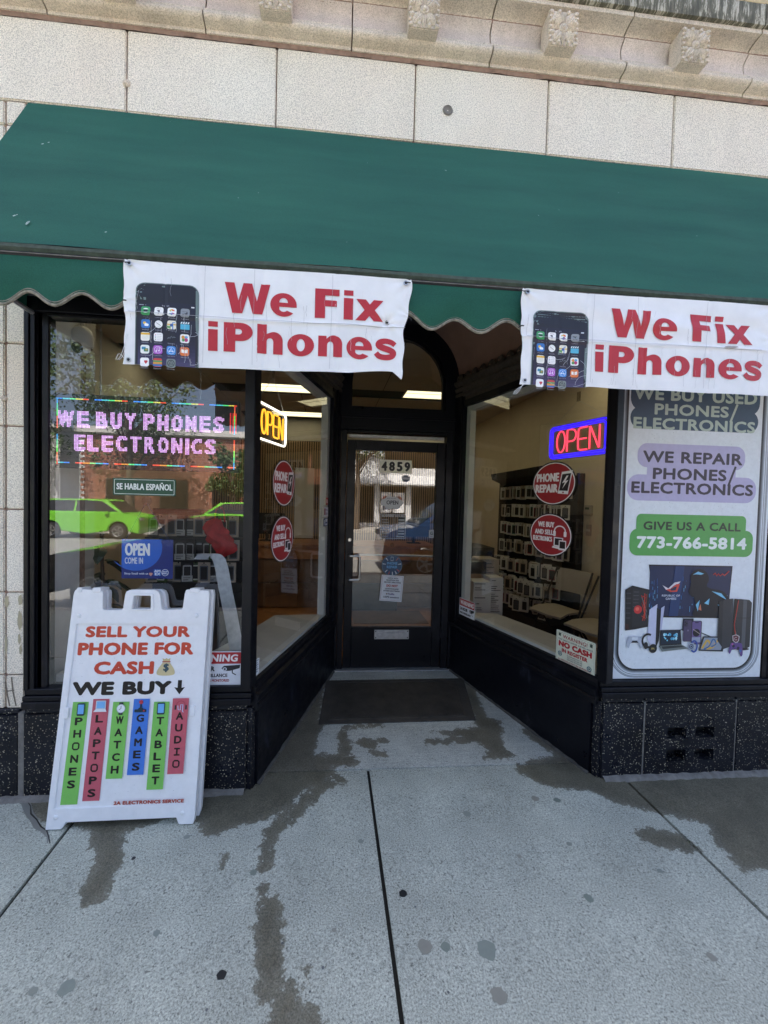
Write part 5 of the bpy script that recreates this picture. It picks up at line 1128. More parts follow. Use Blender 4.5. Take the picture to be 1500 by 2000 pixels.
a.poly([(2.165, .936), (2.235, .936), (2.24, .86), (2.225, .86), (2.222, .92), (2.18, .92), (2.178, .86), (2.163, .86)], '20262e'); a.stroke([(2.17, .87), (2.06, .84)], .006, '3c444c'); a.stroke([(2.23, .87), (2.36, .82)], .006, '3c444c')
# tower computer with glass side
a.poly([(1.782, 1.110), (1.826, 1.136), (1.936, 1.112), (1.938, .885), (1.850, .868), (1.792, .862)], '1b1d20'); a.poly([(1.828, 1.122), (1.930, 1.100), (1.930, .895), (1.836, .882)], '26282c')
for k in range(6): a.rect(1.790, 1.820, 1.085 - k * .03, 1.092 - k * .03, '3c4044'); a.rect(1.836, 1.870, 1.095 - k * .022, 1.099 - k * .022, '4a4e52')
a.circ(1.868, .990, .026, 'c43434', n=18); a.circ(1.864, .994, .012, 'e06858', n=12)
for k in range(14): a.stroke([(random.uniform(1.885, 1.92), random.uniform(.92, 1.09)), (random.uniform(1.885, 1.928), random.uniform(.92, 1.09))], .004, random.choice(['c84030', 'e07050', '6c7478', '902820']))
a.poly([(1.790, .875), (1.815, .868), (1.812, .90), (1.792, .905)], '3a1c1c')
# white upright console
a.poly([(1.937, .805), (1.942, .99), (1.992, 1.024), (1.990, .735)], 'c4c8e0'); a.poly([(1.990, 1.0), (2.022, .985), (2.012, .800), (1.992, .745)], '11141a'); a.poly([(2.018, 1.000), (2.040, 1.014), (2.026, .86), (2.016, .86)], 'b4b8d4')
# laptop, phones, tablet, tower, small things
a.poly([(2.018, .865), (2.152, .867), (2.163, .775), (2.020, .768)], '14161c'); a.poly([(2.026, .858), (2.146, .860), (2.154, .782), (2.026, .776)], '0c2438'); [a.circ(random.uniform(2.045, 2.13), random.uniform(.80, .84), random.uniform(.004, .010), random.choice(['7ccfe8', '4aa0c8', 'b8e4f0']), n=8) for k in range(22)]
a.poly([(2.012, .768), (2.163, .775), (2.212, .750), (2.035, .732)], '6c7674'); a.poly([(2.03, .764), (2.158, .770), (2.18, .760), (2.04, .748)], '2c3234')
a.rrect(2.169, 2.224, .793, .925, .010, '4c4460'); a.rrect(2.173, 2.196, .886, .921, .006, '34304a'); [a.circ(x, z, .0052, '14141c', n=10) for x, z in ((2.179, .913), (2.179, .897), (2.190, .905))]; a.circ(2.200, .862, .006, '7c7490', n=10)
a.rrect(2.222, 2.290, .776, .922, .010, '1c1a24'); a.rrect(2.226, 2.286, .780, .918, .008, '6a5a8c'); a.circ(2.256, .848, .024, '14121c', n=18); a.rect(2.244, 2.268, .908, .913, '0c0c10'); a.poly([(2.232, .868), (2.280, .838), (2.280, .842), (2.232, .872)], 'b4a8a0'); a.poly([(2.228, .79), (2.285, .79), (2.285, .82), (2.228, .82)], '9aa4b8')
a.poly([(2.302, .826), (2.458, .824), (2.438, .730), (2.276, .736)], '22262c'); a.poly([(2.310, .818), (2.446, .816), (2.424, .740), (2.288, .744)], '8c98a8'); a.stroke(smooth([(2.298, .750), (2.33, .80), (2.35, .775), (2.33, .750), (2.37, .76), (2.40, .80)], 4), .013, 'd0a848'); a.stroke(smooth([(2.31, .745), (2.345, .765), (2.37, .808), (2.39, .78), (2.36, .760)], 4), .009, '3c6898')
a.poly([(2.398, 1.040), (2.44, 1.056), (2.49, 1.060), (2.500, .765), (2.44, .745), (2.398, .800)], '32363c'); a.poly([(2.398, 1.040), (2.425, 1.05), (2.43, .76), (2.398, .800)], '22262c')
a.poly([(2.500, 1.060), (2.53, 1.056), (2.505, .90), (2.54, .745), (2.49, .74)], '0e0f12'); a.stroke([(2.527, 1.050), (2.518, .98), (2.506, .90), (2.528, .78)], .005, 'b83c34')
a.poly([(2.53, 1.058), (2.60, 1.052), (2.618, 1.035), (2.618, .76), (2.59, .745), (2.545, .745), (2.51, .90)], '2c3036'); a.poly([(2.56, 1.05), (2.585, 1.05), (2.585, .75), (2.56, .75)], '50555c'); a.rect(2.52, 2.615, .938, .941, '14161a'); a.circ(2.57, .745, .045, '1c1e22', .008)
a.poly(smooth([(1.803, .768), (1.812, .818), (1.830, .826), (1.880, .826), (1.898, .818), (1.908, .768), (1.894, .756), (1.878, .788), (1.832, .788), (1.818, .756), (1.803, .768)], 3), 'aeb6c4'); a.rect(1.836, 1.874, .806, .822, 'd0d8e0'); a.poly([(1.832, .788), (1.878, .788), (1.870, .800), (1.840, .800)], '20242c')
a.ring(1.940, .800, .036, .012, '1a1c20', a0=60, a1=290, n=16, ry=.040); a.circ(1.975, .752, .026, '1a1c20', .028); a.circ(1.928, .770, .014, '26282c', .022); a.text('JBL', 1.962, 1.988, .744, .758, 'b4a060', .06)
a.ring(2.244, .764, .020, .010, '2c4c9c', ry=.034); a.rrect(2.208, 2.244, .742, .786, .008, '9aa4b4'); a.circ(2.226, .764, .014, '16223c'); a.circ(2.226, .764, .009, 'a8b8d0'); a.circ(2.226, .764, .006, '16223c')
a.poly(smooth([(2.476, .726), (2.486, .776), (2.500, .786), (2.550, .784), (2.566, .770), (2.572, .712), (2.558, .700), (2.546, .740), (2.502, .744), (2.486, .716), (2.476, .726)], 3), '5c4484'); a.circ(2.508, .764, .009, '1c2034'); a.circ(2.540, .752, .009, '1c2034'); a.circ(2.500, .776, .006, 'b85c90'); a.circ(2.555, .735, .008, '3c64a0')
a.poly([(2.496, .830), (2.522, .838), (2.546, .826), (2.542, .795), (2.522, .782), (2.500, .798)], 'b8b0b4'); a.poly([(2.502, .826), (2.522, .832), (2.540, .822), (2.536, .798), (2.522, .788), (2.506, .800)], '5c1c24'); a.ring(2.521, .811, .009, .003, 'c8b8bc', a0=40, a1=330, n=10)
for k in range(1500):
    x, z = random.uniform(1.765, 2.625), random.uniform(.64, 2.5)
    if (z < .70 or z > 1.27 or x < 1.78) and not (1.32 < z < 1.57) and not (1.65 < z < 1.995 and 1.77 < x < 2.61) and not z > 2.08: a.circ(x, z, random.uniform(.0008, .002), random.choice(['98a2ac', '848e98', 'a8b0b8']), n=4); a.h -= a.eps * .8
t = thing('window_poster', 'tall poster drawn like a phone, advertising used phones and electronics with a phone number', 'poster', (2.2, .02, .566))
put(MB().box(1.684, 2.705, .0175, .019, .566, 2.53), 'sheet', 'white', t)
a.build('print', fP, t)

# ================================================================== INTERIOR
CZ = 3.25
solo(MB().prism([[(-4.2, .06), (-.43, .06), (.03, 1.50), (1.21, 1.50), (1.66, .06), (3.02, .06), (3.02, 5.8), (-4.2, 5.8)]], lambda a_, b_, c_: (a_, b_, c_), -.10, .035), 'shop_floor', 'floor_w', None, None, kind='structure')
solo(MB().box(3.0, 3.2, .10, 5.9, -.1, CZ + .3), 'right_shop_wall', 'wall_c', None, None, kind='structure')
solo(MB().box(-2.45, -2.35, .10, 5.9, -.1, CZ + .3), 'left_shop_wall', 'wall_g', None, None, kind='structure')
solo(MB().box(-4.2, 3.0, 5.75, 5.9, -.1, CZ + .3), 'back_shop_wall', 'wall_g', None, None, kind='structure')
solo(MB().box(-4.3, -1.60, .5, .6, -.1, CZ + .3), 'front_shop_wall', 'wall_g', None, None, kind='structure')
solo(MB().box(2.80, 3.0, .10, .16, -.1, CZ + .3), 'front_shop_wall', 'wall_c', None, None, kind='structure')
solo(MB().box(-1.60, -1.535, .07, .34, -.1, CZ + .3), 'window_side_wall', 'plastic', None, None, kind='structure')
ce = thing('shop_ceiling', None, None, kind='structure')
put(MB().box(-4.3, 3.1, .10, 5.9, CZ + .012, CZ + .3), 'ceiling_slab', 'dark', ce)
tiles = None
lights = [(1.07, 3.43, 1.22, .42), (-1.15, 3.43, 1.0, .42), (-1.15, 5.12, 1.0, .42), (1.07, 5.12, 1.22, .42), (-2.2, 2.35, 1.22, .42), (1.9, 1.62, 1.0, .42), (-2.2, 1.0, 1.22, .42), (1.75, 1.05, 1.22, .42), (1.75, .4, 1.22, .3), (-2.0, .3, 1.0, .3)]  # panels after the rear pair are added to brighten the interior
for i in range(6):
    for j in range(13):
        x = -4.20 + i * 1.235; y = .10 + j * .43
        if any(abs(x + .61 - (lx + .61)) < .9 and abs(y + .21 - (ly + .21)) < .25 for lx, ly, _, _ in lights): continue
        if y < 1.7 and -1.6 < x + .6 < 2.6: continue
        if tiles is None:
            tiles = put(MB().box(.006, 1.229, .006, .424, 0, .008), 'ceiling_tile', 'ceil', ce); tiles.location = (x, y, CZ)
        else: c = tiles.copy(); COL.objects.link(c); c.location = (x, y, CZ)
for k, (lx, ly, w_, d_) in enumerate(lights):
    where = ['nearest light, seen through the arched transom', 'nearest light, seen through the left side window', 'rear light, seen lowest through the left side window', 'rear light behind the transom bar', 'second row, left end, out of the camera\'s view', 'added to brighten the shop above the case rack', 'unseen, added for brightness above the left goods shelf', 'unseen, added for brightness above the folding chairs', 'unseen, added for brightness right above the chair by the poster', 'unseen, added for brightness right above the LED panel'][k]
    t = thing('ceiling_light', 'recessed fluorescent ceiling panel, ' + where, 'ceiling light', (lx + w_ / 2, ly + d_ / 2, CZ - .01), group='fluorescent panels in the shop ceiling')
    put(MB().box(lx + .02, lx + w_ - .02, ly + .02, ly + d_ - .02, CZ - .002, CZ + .004), 'diffuser', 'tube_light', t)
    put(MB().box(lx, lx + w_, ly, ly + .018, CZ - .008, CZ + .008).box(lx, lx + w_, ly + d_ - .018, ly + d_, CZ - .008, CZ + .008).box(lx, lx + .018, ly + .02, ly + d_ - .02, CZ - .008, CZ + .008).box(lx + w_ - .018, lx + w_, ly + .02, ly + d_ - .02, CZ - .008, CZ + .008).box(lx + .02, lx + w_ - .02, ly + d_ * .36, ly + d_ * .40, CZ - .006, CZ - .003), 'frame', 'white', t)
# display ledges inside the side windows
lp = [tuple(SL(.03, -.06, 0))[:2], tuple(SL(1.27, -.06, 0))[:2], (-.46, 1.20), (-.62, .72), (-.80, .27), (-1.50, .27), (-1.50, .085), (-.46, .085)]
solo(MB().prism([lp], lambda a_, b_, c_: (a_, b_, c_), .555, .600), 'display_ledge', 'ledge', 'pale stone ledge inside the left display windows', 'ledge', bevel=.003)
lp = [tuple(SR(.03, -.06, 0))[:2], (2.02, .085), (1.90, .30), (1.555, 1.255), tuple(SR(1.35, -.06, 0))[:2]][::-1]
solo(MB().prism([lp], lambda a_, b_, c_: (a_, b_, c_), .555, .600), 'display_ledge', 'ledge', 'pale stone ledge inside the right side window', 'ledge', bevel=.003)
solo(MB().prism([[(-1.5, .09), (-.45, .09), (-.02, 1.22), (-.44, 1.19), (-.80, .26), (-1.5, .26)]], lambda a_, b_, c_: (a_, b_, c_), .036, .554), 'ledge_base', 'wood_d', 'dark wooden base under the left display ledge', 'ledge base')
solo(MB().prism([[(1.26, 1.34), (1.62, .09), (2.0, .09), (1.53, 1.24)]], lambda a_, b_, c_: (a_, b_, c_), .036, .554), 'ledge_base', 'dark', 'dark base under the right display ledge', 'ledge base')
# slatted wall panels at the back
t = thing('slat_wall', 'oak slat wall panels on black felt at the back of the shop', 'wall panel', (0, 5.7, .05))
put(MB().box(-2.4, 3.0, 5.735, 5.749, .05, 2.80), 'felt_backing', 'felt', t)
mb = MB()
for k in range(116): x = -2.39 + k * .0465; mb.box(x, x + .027, 5.712, 5.735, .05, 2.79)
put(mb, 'slats', 'slat', t, kind='stuff')
solo(MB().box(-3.9, -2.5, 5.70, 5.745, .8, 2.3), 'wall_screen', 'dark', 'large dark wall screen beside the slat panels', 'screen', bevel=.01)
# counter
t = thing('counter', 'long brown wooden counter facing the door', 'counter', (.2, 3.7, .04))
for k in range(5):
    x0, x1 = -1.75 + k * .66, -1.75 + (k + 1) * .66 - .01
    put(MB().box(x0, x1, 3.42, 3.46, .06, .405), 'panel', 'wood_d', t, bevel=.003); put(MB().box(x0, x1, 3.42, 3.46, .415, .745), 'panel', 'wood_d', t, bevel=.003)
put(MB().box(-1.75, 1.55, 3.41, 3.46, .755, .930), 'front_band', 'wood', t); put(MB().box(-1.78, 1.58, 3.38, 4.1, .935, .975), 'counter_top', 'wood', t, bevel=.004); put(MB().box(-1.74, 1.54, 3.47, 4.05, .04, .930), 'carcass', 'wood_d', t)
solo(MB().mbox(lambda a_, b_, c_: (a_, b_, c_), .33, 1.31, 2.71, 3.29, .037, .044), 'inner_mat', 'wood_d', 'dark mat on the wooden floor inside the door', 'mat')
solo(MB().box(.34, .99, 3.30, 3.40, .04, .42), 'step_box', 'dark', 'low dark box at the foot of the counter', 'box', bevel=.005)
solo(MB().box(-.53, -.25, 3.60, 3.63, 1.04, 2.08), 'reflected_wall_panel', 'white', 'tall white panel standing in for the reflection of a sunlit wall', 'board', bevel=.004)  # white panel put in for the sunlit wall reflected in the glass
solo(MB().box(-.10, .16, 3.62, 3.80, .978, 1.27), 'receipt_box', 'beige', 'pale box on the counter seen past the white strip', 'box', bevel=.01)
def monitor(x, y, z, w_, h_, lb, rz=0):
    t = thing('monitor', lb, 'monitor', (x, y, z), group='dark monitors on the counter'); mb = MB().box(x - w_ / 2, x + w_ / 2, y - .015, y + .015, z + .10, z + .10 + h_); put(mb, 'screen', 'dark', t, bevel=.006)
    put(MB().box(x - .02, x + .02, y, y + .02, z + .01, z + .10), 'neck', 'dark', t); put(MB().box(x - .10, x + .10, y - .06, y + .08, z, z + .01), 'foot', 'dark', t)
monitor(1.30, 3.72, .978, .50, .30, 'dark monitor at the right end of the counter'); monitor(-.95, 3.75, .978, .52, .32, 'dark monitor at the left end of the counter')
t = thing('till_desk', 'black shelving desk piled with boxes, seen at the far end of the right side window', 'desk', (1.9, 3.3, .04))
put(MB().box(1.66, 2.35, 3.15, 3.75, .95, .99), 'desk_top', 'dark', t); put(MB().box(1.66, 2.35, 3.72, 3.75, .05, .95), 'back', 'dark', t); put(MB().box(1.66, 1.70, 3.15, 3.72, .05, .95), 'side', 'dark', t); put(MB().box(2.31, 2.35, 3.15, 3.72, .05, .95), 'side', 'dark', t)
solo(MB().box(1.62, 2.02, 3.62, 3.68, 1.45, 2.00), 'tall_cabinet', 'dark', 'tall black cabinet door behind the boxes', 'cabinet', bevel=.01)
def boxx(x0, x1, y0, y1, z0, z1, mat, lb, pr=None):
    t = thing('carton', lb, 'box', ((x0 + x1) / 2, (y0 + y1) / 2, z0)); put(MB().box(x0, x1, y0, y1, z0, z1), 'carton_body', mat, t, bevel=.004)
    a = Art(); pr(a); a.build('print', lambda u, v, h: (u, y0 - .0012 - h, v), t)
def pr1(x0, x1, z0, z1):
    def f(a):
        for k in range(int((z1 - z0) / .02)):
            if random.random() < .7: a.rect(x0 + .012, x0 + .012 + random.uniform(.3, .85) * (x1 - x0 - .024), z0 + .01 + k * .02, z0 + .018 + k * .02, random.choice(['50545a', '7c8088', '2c3036']))
    return f
# cartons standing just inside the inner end of the right window
for q in ((1.44, 1.62, 1.55, 1.75, .037, .83, 'white', 'tall white carton printed with a microphone, standing by the ledge'), (1.30, 1.42, 1.60, 1.8, .037, .60, 'white', 'low white carton at the very corner behind the glass'), (1.64, 1.78, 1.62, 1.8, .037, .86, 'white', 'pale carton between the tall white carton and the rack'),
          (1.66, 1.88, 1.95, 2.2, .037, 1.00, 'beige', 'dull beige carton behind the white cartons')):
    boxx(*q, pr1(q[0], q[1], q[4], q[5]))
boxx(1.31, 1.62, 1.80, 2.1, .70, .86, 'card', 'brown cardboard box lying across the cartons', pr1(1.31, 1.40, .72, .80)); boxx(1.31, 1.68, 1.82, 2.12, .862, .99, 'dark', 'flat black box on top of the brown cardboard box', pr1(1.31, 1.45, .88, .95))
boxx(1.30, 1.60, 1.82, 2.08, .610, .695, 'beige', 'beige box under the brown cardboard box', pr1(1.31, 1.55, .62, .68))
# rack of phone cases
RA = Vector((2.93, 2.18, 0)); RB = Vector((2.62, 3.42, 0)); rd = (RB - RA).normalized(); rn = Vector((-rd.y, rd.x, 0)); 
SRk = lambda s_, o, z: RA + rd * s_ + (rn if rn.x < 0 else -rn) * o + Vector((0, 0, z))
RL = (RB - RA).length
t = thing('case_rack', 'tall black display rack full of phone cases along the cream wall', 'display rack', SRk(RL / 2, 0, .04))
put(MB().mbox(SRk, 0, RL, -.04, -.01, .06, 1.98), 'back_panel', 'dark', t); put(MB().mbox(SRk, -.03, 0, -.05, .05, .04, 2.0), 'side_panel', 'dark', t); put(MB().mbox(SRk, RL, RL + .03, -.05, .10, .04, 2.0), 'side_panel', 'dark', t)
put(MB().mbox(SRk, .02, RL, -.04, .34, .04, .20), 'base', 'dark', t)
hd = MB().hexa([SRk(.30, 0, 1.88), SRk(RL, 0, 1.88), SRk(RL, .26, 1.97), SRk(.30, .26, 1.99), SRk(.30, 0, 2.10), SRk(RL, 0, 2.03), SRk(RL, .28, 2.05), SRk(.30, .28, 2.10)]); put(hd, 'header', 'dark', t)
rowsz = [(1.78, .15), (1.53, .15), (1.27, .17), (1.03, .16), (.79, .16), (.56, .17), (.34, .17)]
for z, h_ in rowsz: put(MB().mbox(SRk, .02, RL, -.008, .045, z - h_ / 2 - .030, z - h_ / 2 - .018), 'shelf', 'dark', t)
kinds = []
def pack(body, cc, lb, gname):
    t = thing('case_packet', lb, 'phone case', (0, 0, 0), group=gname)
    w_, h_ = .098, .178
    put(MB().box(-w_ / 2, w_ / 2, -.010, .010, -h_ / 2, h_ / 2), 'packet', body, t, bevel=.003)
    a = Art(); a.rrect(-w_ * .34, w_ * .34, -h_ * .40, h_ * .30, .008, cc); a.rrect(-w_ * .26, w_ * .26, -h_ * .34, h_ * .24, .006, '1a1c22' if cc not in ('1c1e24',) else '50545c'); a.circ(0, h_ * .42, .006, '1a1a1a'); a.rect(-.02, .02, h_ * .335, h_ * .36, '5c6068')
    if body == 'dark':
        a.rect(-w_ * .42, w_ * .42, -h_ * .46, -h_ * .18, 'b4b8b8'); a.rect(-w_ * .30, w_ * .1, -h_ * .40, -h_ * .36, '40444a'); a.rect(-w_ * .30, w_ * .25, -h_ * .30, -h_ * .27, '40444a')
    a.build('printed_card', lambda u, v, h: (u, -.0105 - h, v), t); return t
protos = [pack('white', 'b8bcc0', 'white phone case packet with grey case hanging on the rack', 'white and grey phone case packets on the rack'), pack('beige', '7a6a5c', 'beige phone case packet with brown case hanging on the rack', 'beige phone case packets on the rack'),
          pack('white', '1c1e24', 'white phone case packet with black case hanging on the rack', 'white and black phone case packets on the rack'), pack('white', '8c2c3c', 'x', 'white and red phone case packets on the rack'), pack('white', '2c6468', 'x', 'white and teal phone case packets on the rack'), pack('dark', 'a8a49c', 'x', 'black and pale phone case packets on the rack'), pack('white', '8c7ca4', 'x', 'white and lilac phone case packets on the rack')]
used = [False] * 7
ang = math.atan2(rd.y, rd.x)
ORD = ['first', 'second', 'third', 'fourth', 'fifth', 'sixth', 'seventh', 'eighth', 'ninth', 'tenth', 'eleventh', 'twelfth', 'thirteenth', 'fourteenth', 'fifteenth', 'sixteenth', 'seventeenth', 'eighteenth', 'nineteenth', 'twentieth', 'twenty-first', 'twenty-second', 'twenty-third', 'twenty-fourth', 'twenty-fifth', 'twenty-sixth', 'twenty-seventh', 'twenty-eighth']
KN = ['white packet with grey phone case', 'beige packet with brown phone case', 'white packet with black phone case', 'white packet with red phone case', 'white packet with teal phone case', 'black packet with pale phone case', 'white packet with lilac phone case']
RN = ['top row', 'second row', 'third row', 'middle row', 'fifth row', 'second lowest row', 'lowest row']
def place(k, p, rz, lb):
    if not used[k]: protos[k].location = p; protos[k].rotation_euler = (0, 0, rz); used[k] = True; protos[k]['label'] = lb; return protos[k]
    return dup(protos[k], p, rz, lb)
for r, (z, h_) in enumerate(rowsz):
    s_ = .09; cnt = 0
    while s_ < RL - .05:
        k = random.choices(range(7), [4, 3, 3, 1.2, 1, 2, 1])[0]; depth = .05 + (.26 if r > 3 else .08) * random.random() + (.1 if r > 4 else 0)
        place(k, SRk(s_, depth, z + random.uniform(-.008, .008)), math.atan2(-rd.x, rd.y) - math.pi / 2 * 1 + random.uniform(-.25, .25) + (.45 if r > 3 else .25), '%s, %s of rack, %s from near end' % (KN[k], RN[r], ORD[cnt]))
        cnt += 1
        s_ += random.uniform(.046, .060)
# goods shelf behind the left window
t = thing('goods_shelf', 'black wire shelf of packaged accessories behind the blue hanging card', 'shelf', (-1.1, 1.2, .04))
put(MB().box(-1.50, -.74, 1.24, 1.27, .04, 1.50), 'back_panel', 'dark', t)
for z in (.90, 1.08, 1.27): put(MB().box(-1.50, -.74, 1.10, 1.24, z - .012, z), 'shelf', 'dark', t)
bks = [pack('dark', 'b0b4b8', 'black accessory packet with a pale print on the left goods shelf', 'black accessory packets on the left goods shelf'), pack('leaf', 'd0d4c8', 'green accessory packet with a pale print on the left goods shelf', 'green accessory packets on the left goods shelf')]
bks.append(pack('beige', '5c6470', 'x', 'beige accessory packets on the left goods shelf')); first = [True] * 3
for z in (.99, 1.17, 1.37):
    x = -1.44; cnt = 0
    while x < -.78:
        k = random.choices(range(3), [6, 1.2, 4])[0]; p = (x, 1.13 + random.uniform(-.02, .02), z - .004); rz = random.uniform(-.3, .3)
        lb = '%s accessory packet, %s shelf behind the left window, %s from the left' % (['black', 'green', 'beige'][k], {.99: 'lowest', 1.17: 'middle', 1.37: 'top'}[z], ORD[cnt]); cnt += 1
        if first[k]: bks[k].location = p; bks[k].rotation_euler = (0, 0, rz); first[k] = False; bks[k]['label'] = lb
        else: dup(bks[k], p, rz, lb)
        x += random.uniform(.060, .080)
mb = MB(); rows = []
for i in range(15):
    q = i / 14; rr_ = .105 * math.sin(math.pi * (.06 + .90 * q)) ** .6
    rows.append([(-.88 + .05 * math.sin(q * 6) + .85 * rr_ * math.cos(t_) * (1 + .30 * math.sin(3 * t_ + q * 11) + .12 * math.sin(7 * t_ - q * 17)), 1.0 + .55 * rr_ * math.sin(t_) * (1 + .14 * math.sin(4 * t_ + q * 5)), 1.13 + .30 * q + .012 * math.sin(5 * t_ + 3 * q)) for t_ in [2 * math.pi * k / 26 for k in range(27)]])
M['red'] = plain('red_fabric', (.55, .02, .03), .6, var=.4, vscale=14, bump=.5)
t = thing('red_patch_bag', 'bright red bag put in for a red patch at the left goods shelf', 'bag', (-.88, 1.0, 1.13))  # bag shape invented for a red patch showing in the window
put(MB().grid(rows), 'body', 'red', t, smooth=True); put(MB().tube(smooth([(-.92, 1.0, 1.41), (-.91, 1.0, 1.50), (-.88, 1.0, 1.53), (-.85, 1.0, 1.50), (-.84, 1.0, 1.41)], 4), .006, 6), 'handle', 'red', t, smooth=True)
# plant behind the left window
t = thing('potted_plant', 'dark broad-leaved potted plant behind the left window beside the white side wall', 'plant', (-1.62, .72, .04))
put(MB().lathe([(0, 0), (.11, 0), (.14, .30), (.13, .30), (.12, .27), (0, .27)], (-1.62, .72, .04), n=20), 'pot', 'dark', t, smooth=True)
mb = MB()
for k in range(26):
    an = random.uniform(0, 6.28); z0 = random.uniform(.55, 1.30); L_ = random.uniform(.10, .20); w_ = random.uniform(.03, .05); o = Vector((-1.60 + .03 * math.cos(an), .70 + .03 * math.sin(an), z0)); d = Vector((math.cos(an), math.sin(an), .2)); n = Vector((-math.sin(an), math.cos(an), 0)); rows = []
    for i in range(5):
        q = i / 4; c = o + d * L_ * q - Vector((0, 0, .12 * q * q)); ww = w_ * math.sin(math.pi * (.08 + .9 * q)); rows.append([c - n * ww, c + Vector((0, 0, .012)), c + n * ww])
    mb.grid(rows)
put(mb, 'leaves', 'leaf2', t, kind='stuff'); put(MB().tube([(-1.62, .72, .3), (-1.60, .71, .8), (-1.61, .70, 1.35)], .012, 6), 'stem', 'bark', t)
# camera, leaning strip
t = thing('security_camera', 'white dome security camera at the top left corner of the left window', 'camera', (-1.50, .30, 2.62))
put(MB().tube([(-1.52, .32, 2.66), (-1.50, .31, 2.60), (-1.50, .30, 2.57)], .016, 8), 'bracket', 'white', t, smooth=True)
put(MB().lathe([(.0, .07), (.03, .068), (.048, .05), (.055, .02), (.055, -.03), (.050, -.05)], (-1.50, .30, 2.53), n=20), 'body', 'plastic', t, smooth=True)
hd = put(MB().lathe([(0, -.045), (.030, -.038), (.045, -.015), (.048, .01), (.040, .035), (.0, .05)], (-1.50, .285, 2.475), (0, .8, .4), 20), 'head', 'plastic', t, smooth=True)
put(MB().lathe([(0, .050), (.026, .048), (.030, .044), (.030, .035)], (-1.50, .285, 2.475), (.05, -.85, -.32), 18), 'lens', 'dark', hd, smooth=True)
mb = MB()
st = [(-.835, .40, 1.20), (-.80, .42, 1.235), (-.74, .42, 1.225), (-.70, .40, 1.16), (-.66, .36, 1.02), (-.60, .30, .82), (-.545, .24, .605)]
mb.grid([[Vector(p) + Vector((-.042, 0, 0)), Vector(p), Vector(p) + Vector((.042, 0, 0))] for p in smooth(st, 4)]); mb.grid([[Vector(p) + Vector((-.042, .004, 0)), Vector(p) + Vector((0, .004, 0)), Vector(p) + Vector((.042, .004, 0))] for p in smooth(st, 4)], True)
solo(mb, 'wooden_strip', 'alu', 'worn pale bent strip leaning on the ledge behind the left window', 'strip', smooth=True)
# thermostat, switch, picture frame on the cream wall
t = thing('thermostat', 'cream thermostat on the wall right of the case rack', 'thermostat', (2.985, 2.10, 1.50)); put(MB().box(2.972, 2.999, 2.02, 2.15, 1.505, 1.625), 'case', 'beige', t, bevel=.004); put(MB().box(2.970, 2.9715, 2.05, 2.12, 1.575, 1.60), 'display', 'leaf2', t)
t = thing('light_switch', 'cream double switch plate below the thermostat', 'switch', (2.99, 2.08, 1.28)); put(MB().box(2.990, 2.999, 2.03, 2.12, 1.27, 1.40), 'plate', 'beige', t, bevel=.002); put(MB().box(2.984, 2.9895, 2.05, 2.065, 1.32, 1.35), 'toggle', 'white', t); put(MB().box(2.984, 2.9895, 2.085, 2.10, 1.32, 1.35), 'toggle', 'white', t)
t = thing('picture_frame', 'pale framed notice on the cream wall above the folding chairs', 'picture', (2.99, 1.62, 1.38)); put(MB().box(2.985, 2.999, 1.44, 1.86, 1.38, 1.80), 'frame', 'beige', t, bevel=.004); put(MB().box(2.982, 2.9845, 1.47, 1.83, 1.41, 1.77), 'sheet', 'white', t)
# folding chairs, built facing -x then turned
def chair(label, x, y, rz):
    t = thing('folding_chair', label, 'chair', (0, 0, 0), group='beige folding chairs')
    rows = [[(-.21 + .40 * i / 8, -.20 + .40 * j / 8, .435 + .012 * math.cos(math.pi * (i / 8 - .5)) - .02 * max(0, 1 - i / 2.) + .004 * math.cos(j)) for j in range(9)] for i in range(9)]
    lo = [[(p[0], p[1], p[2] - .022) for p in r] for r in rows]; mb = MB().grid(rows).grid(lo, True)
    for e in ([rows[0], lo[0]], [rows[-1], lo[-1]], [[r[0] for r in rows], [r[0] for r in lo]], [[r[-1] for r in rows], [r[-1] for r in lo]]): mb.grid(e)
    put(mb, 'seat', 'beige', t, smooth=True)
    rows = [[(.205 + .05 * q / 6 - .035 * (1 - abs(p / 4 - 1) ** 2) * -1, (-.205 + .41 * p / 8) * (1 - .10 * (q > 5)), .60 + .25 * q / 6) for p in range(9)] for q in range(7)]
    bk = [[(p[0] + .018, p[1], p[2]) for p in r] for r in rows]; mb = MB().grid(rows).grid(bk, True)
    for e in ([rows[0], bk[0]], [rows[-1], bk[-1]], [[r[0] for r in rows], [r[0] for r in bk]], [[r[-1] for r in rows], [r[-1] for r in bk]]): mb.grid(e)
    put(mb, 'backrest', 'beige', t, smooth=True)
    for s_ in (-1, 1):
        put(MB().tube([(-.20, .225 * s_, .03), (.02, .225 * s_, .40), (.245, .215 * s_, .86)], .011, 6), 'frame_leg', 'dark', t, smooth=True)
        put(MB().tube([(.24, .20 * s_, .03), (.02, .205 * s_, .33), (-.10, .20 * s_, .43)], .011, 6), 'rear_leg', 'dark', t, smooth=True)
    put(MB().tube([(-.15, -.225, .11), (-.15, .225, .11)], .008, 6), 'crossbar', 'dark', t); put(MB().tube([(.20, -.20, .10), (.20, .20, .10)], .008, 6), 'crossbar', 'dark', t)
    t.location = (x, y, .036); t.rotation_euler = (0, 0, rz); return t
c1 = chair('beige folding chair with black legs standing between the case rack and the ledge', 2.52, 1.86, math.radians(20))
c2 = dup(c1, (2.58, 1.30, .036), math.radians(14), 'beige folding chair nearest the poster, only its seat showing above the warning board')

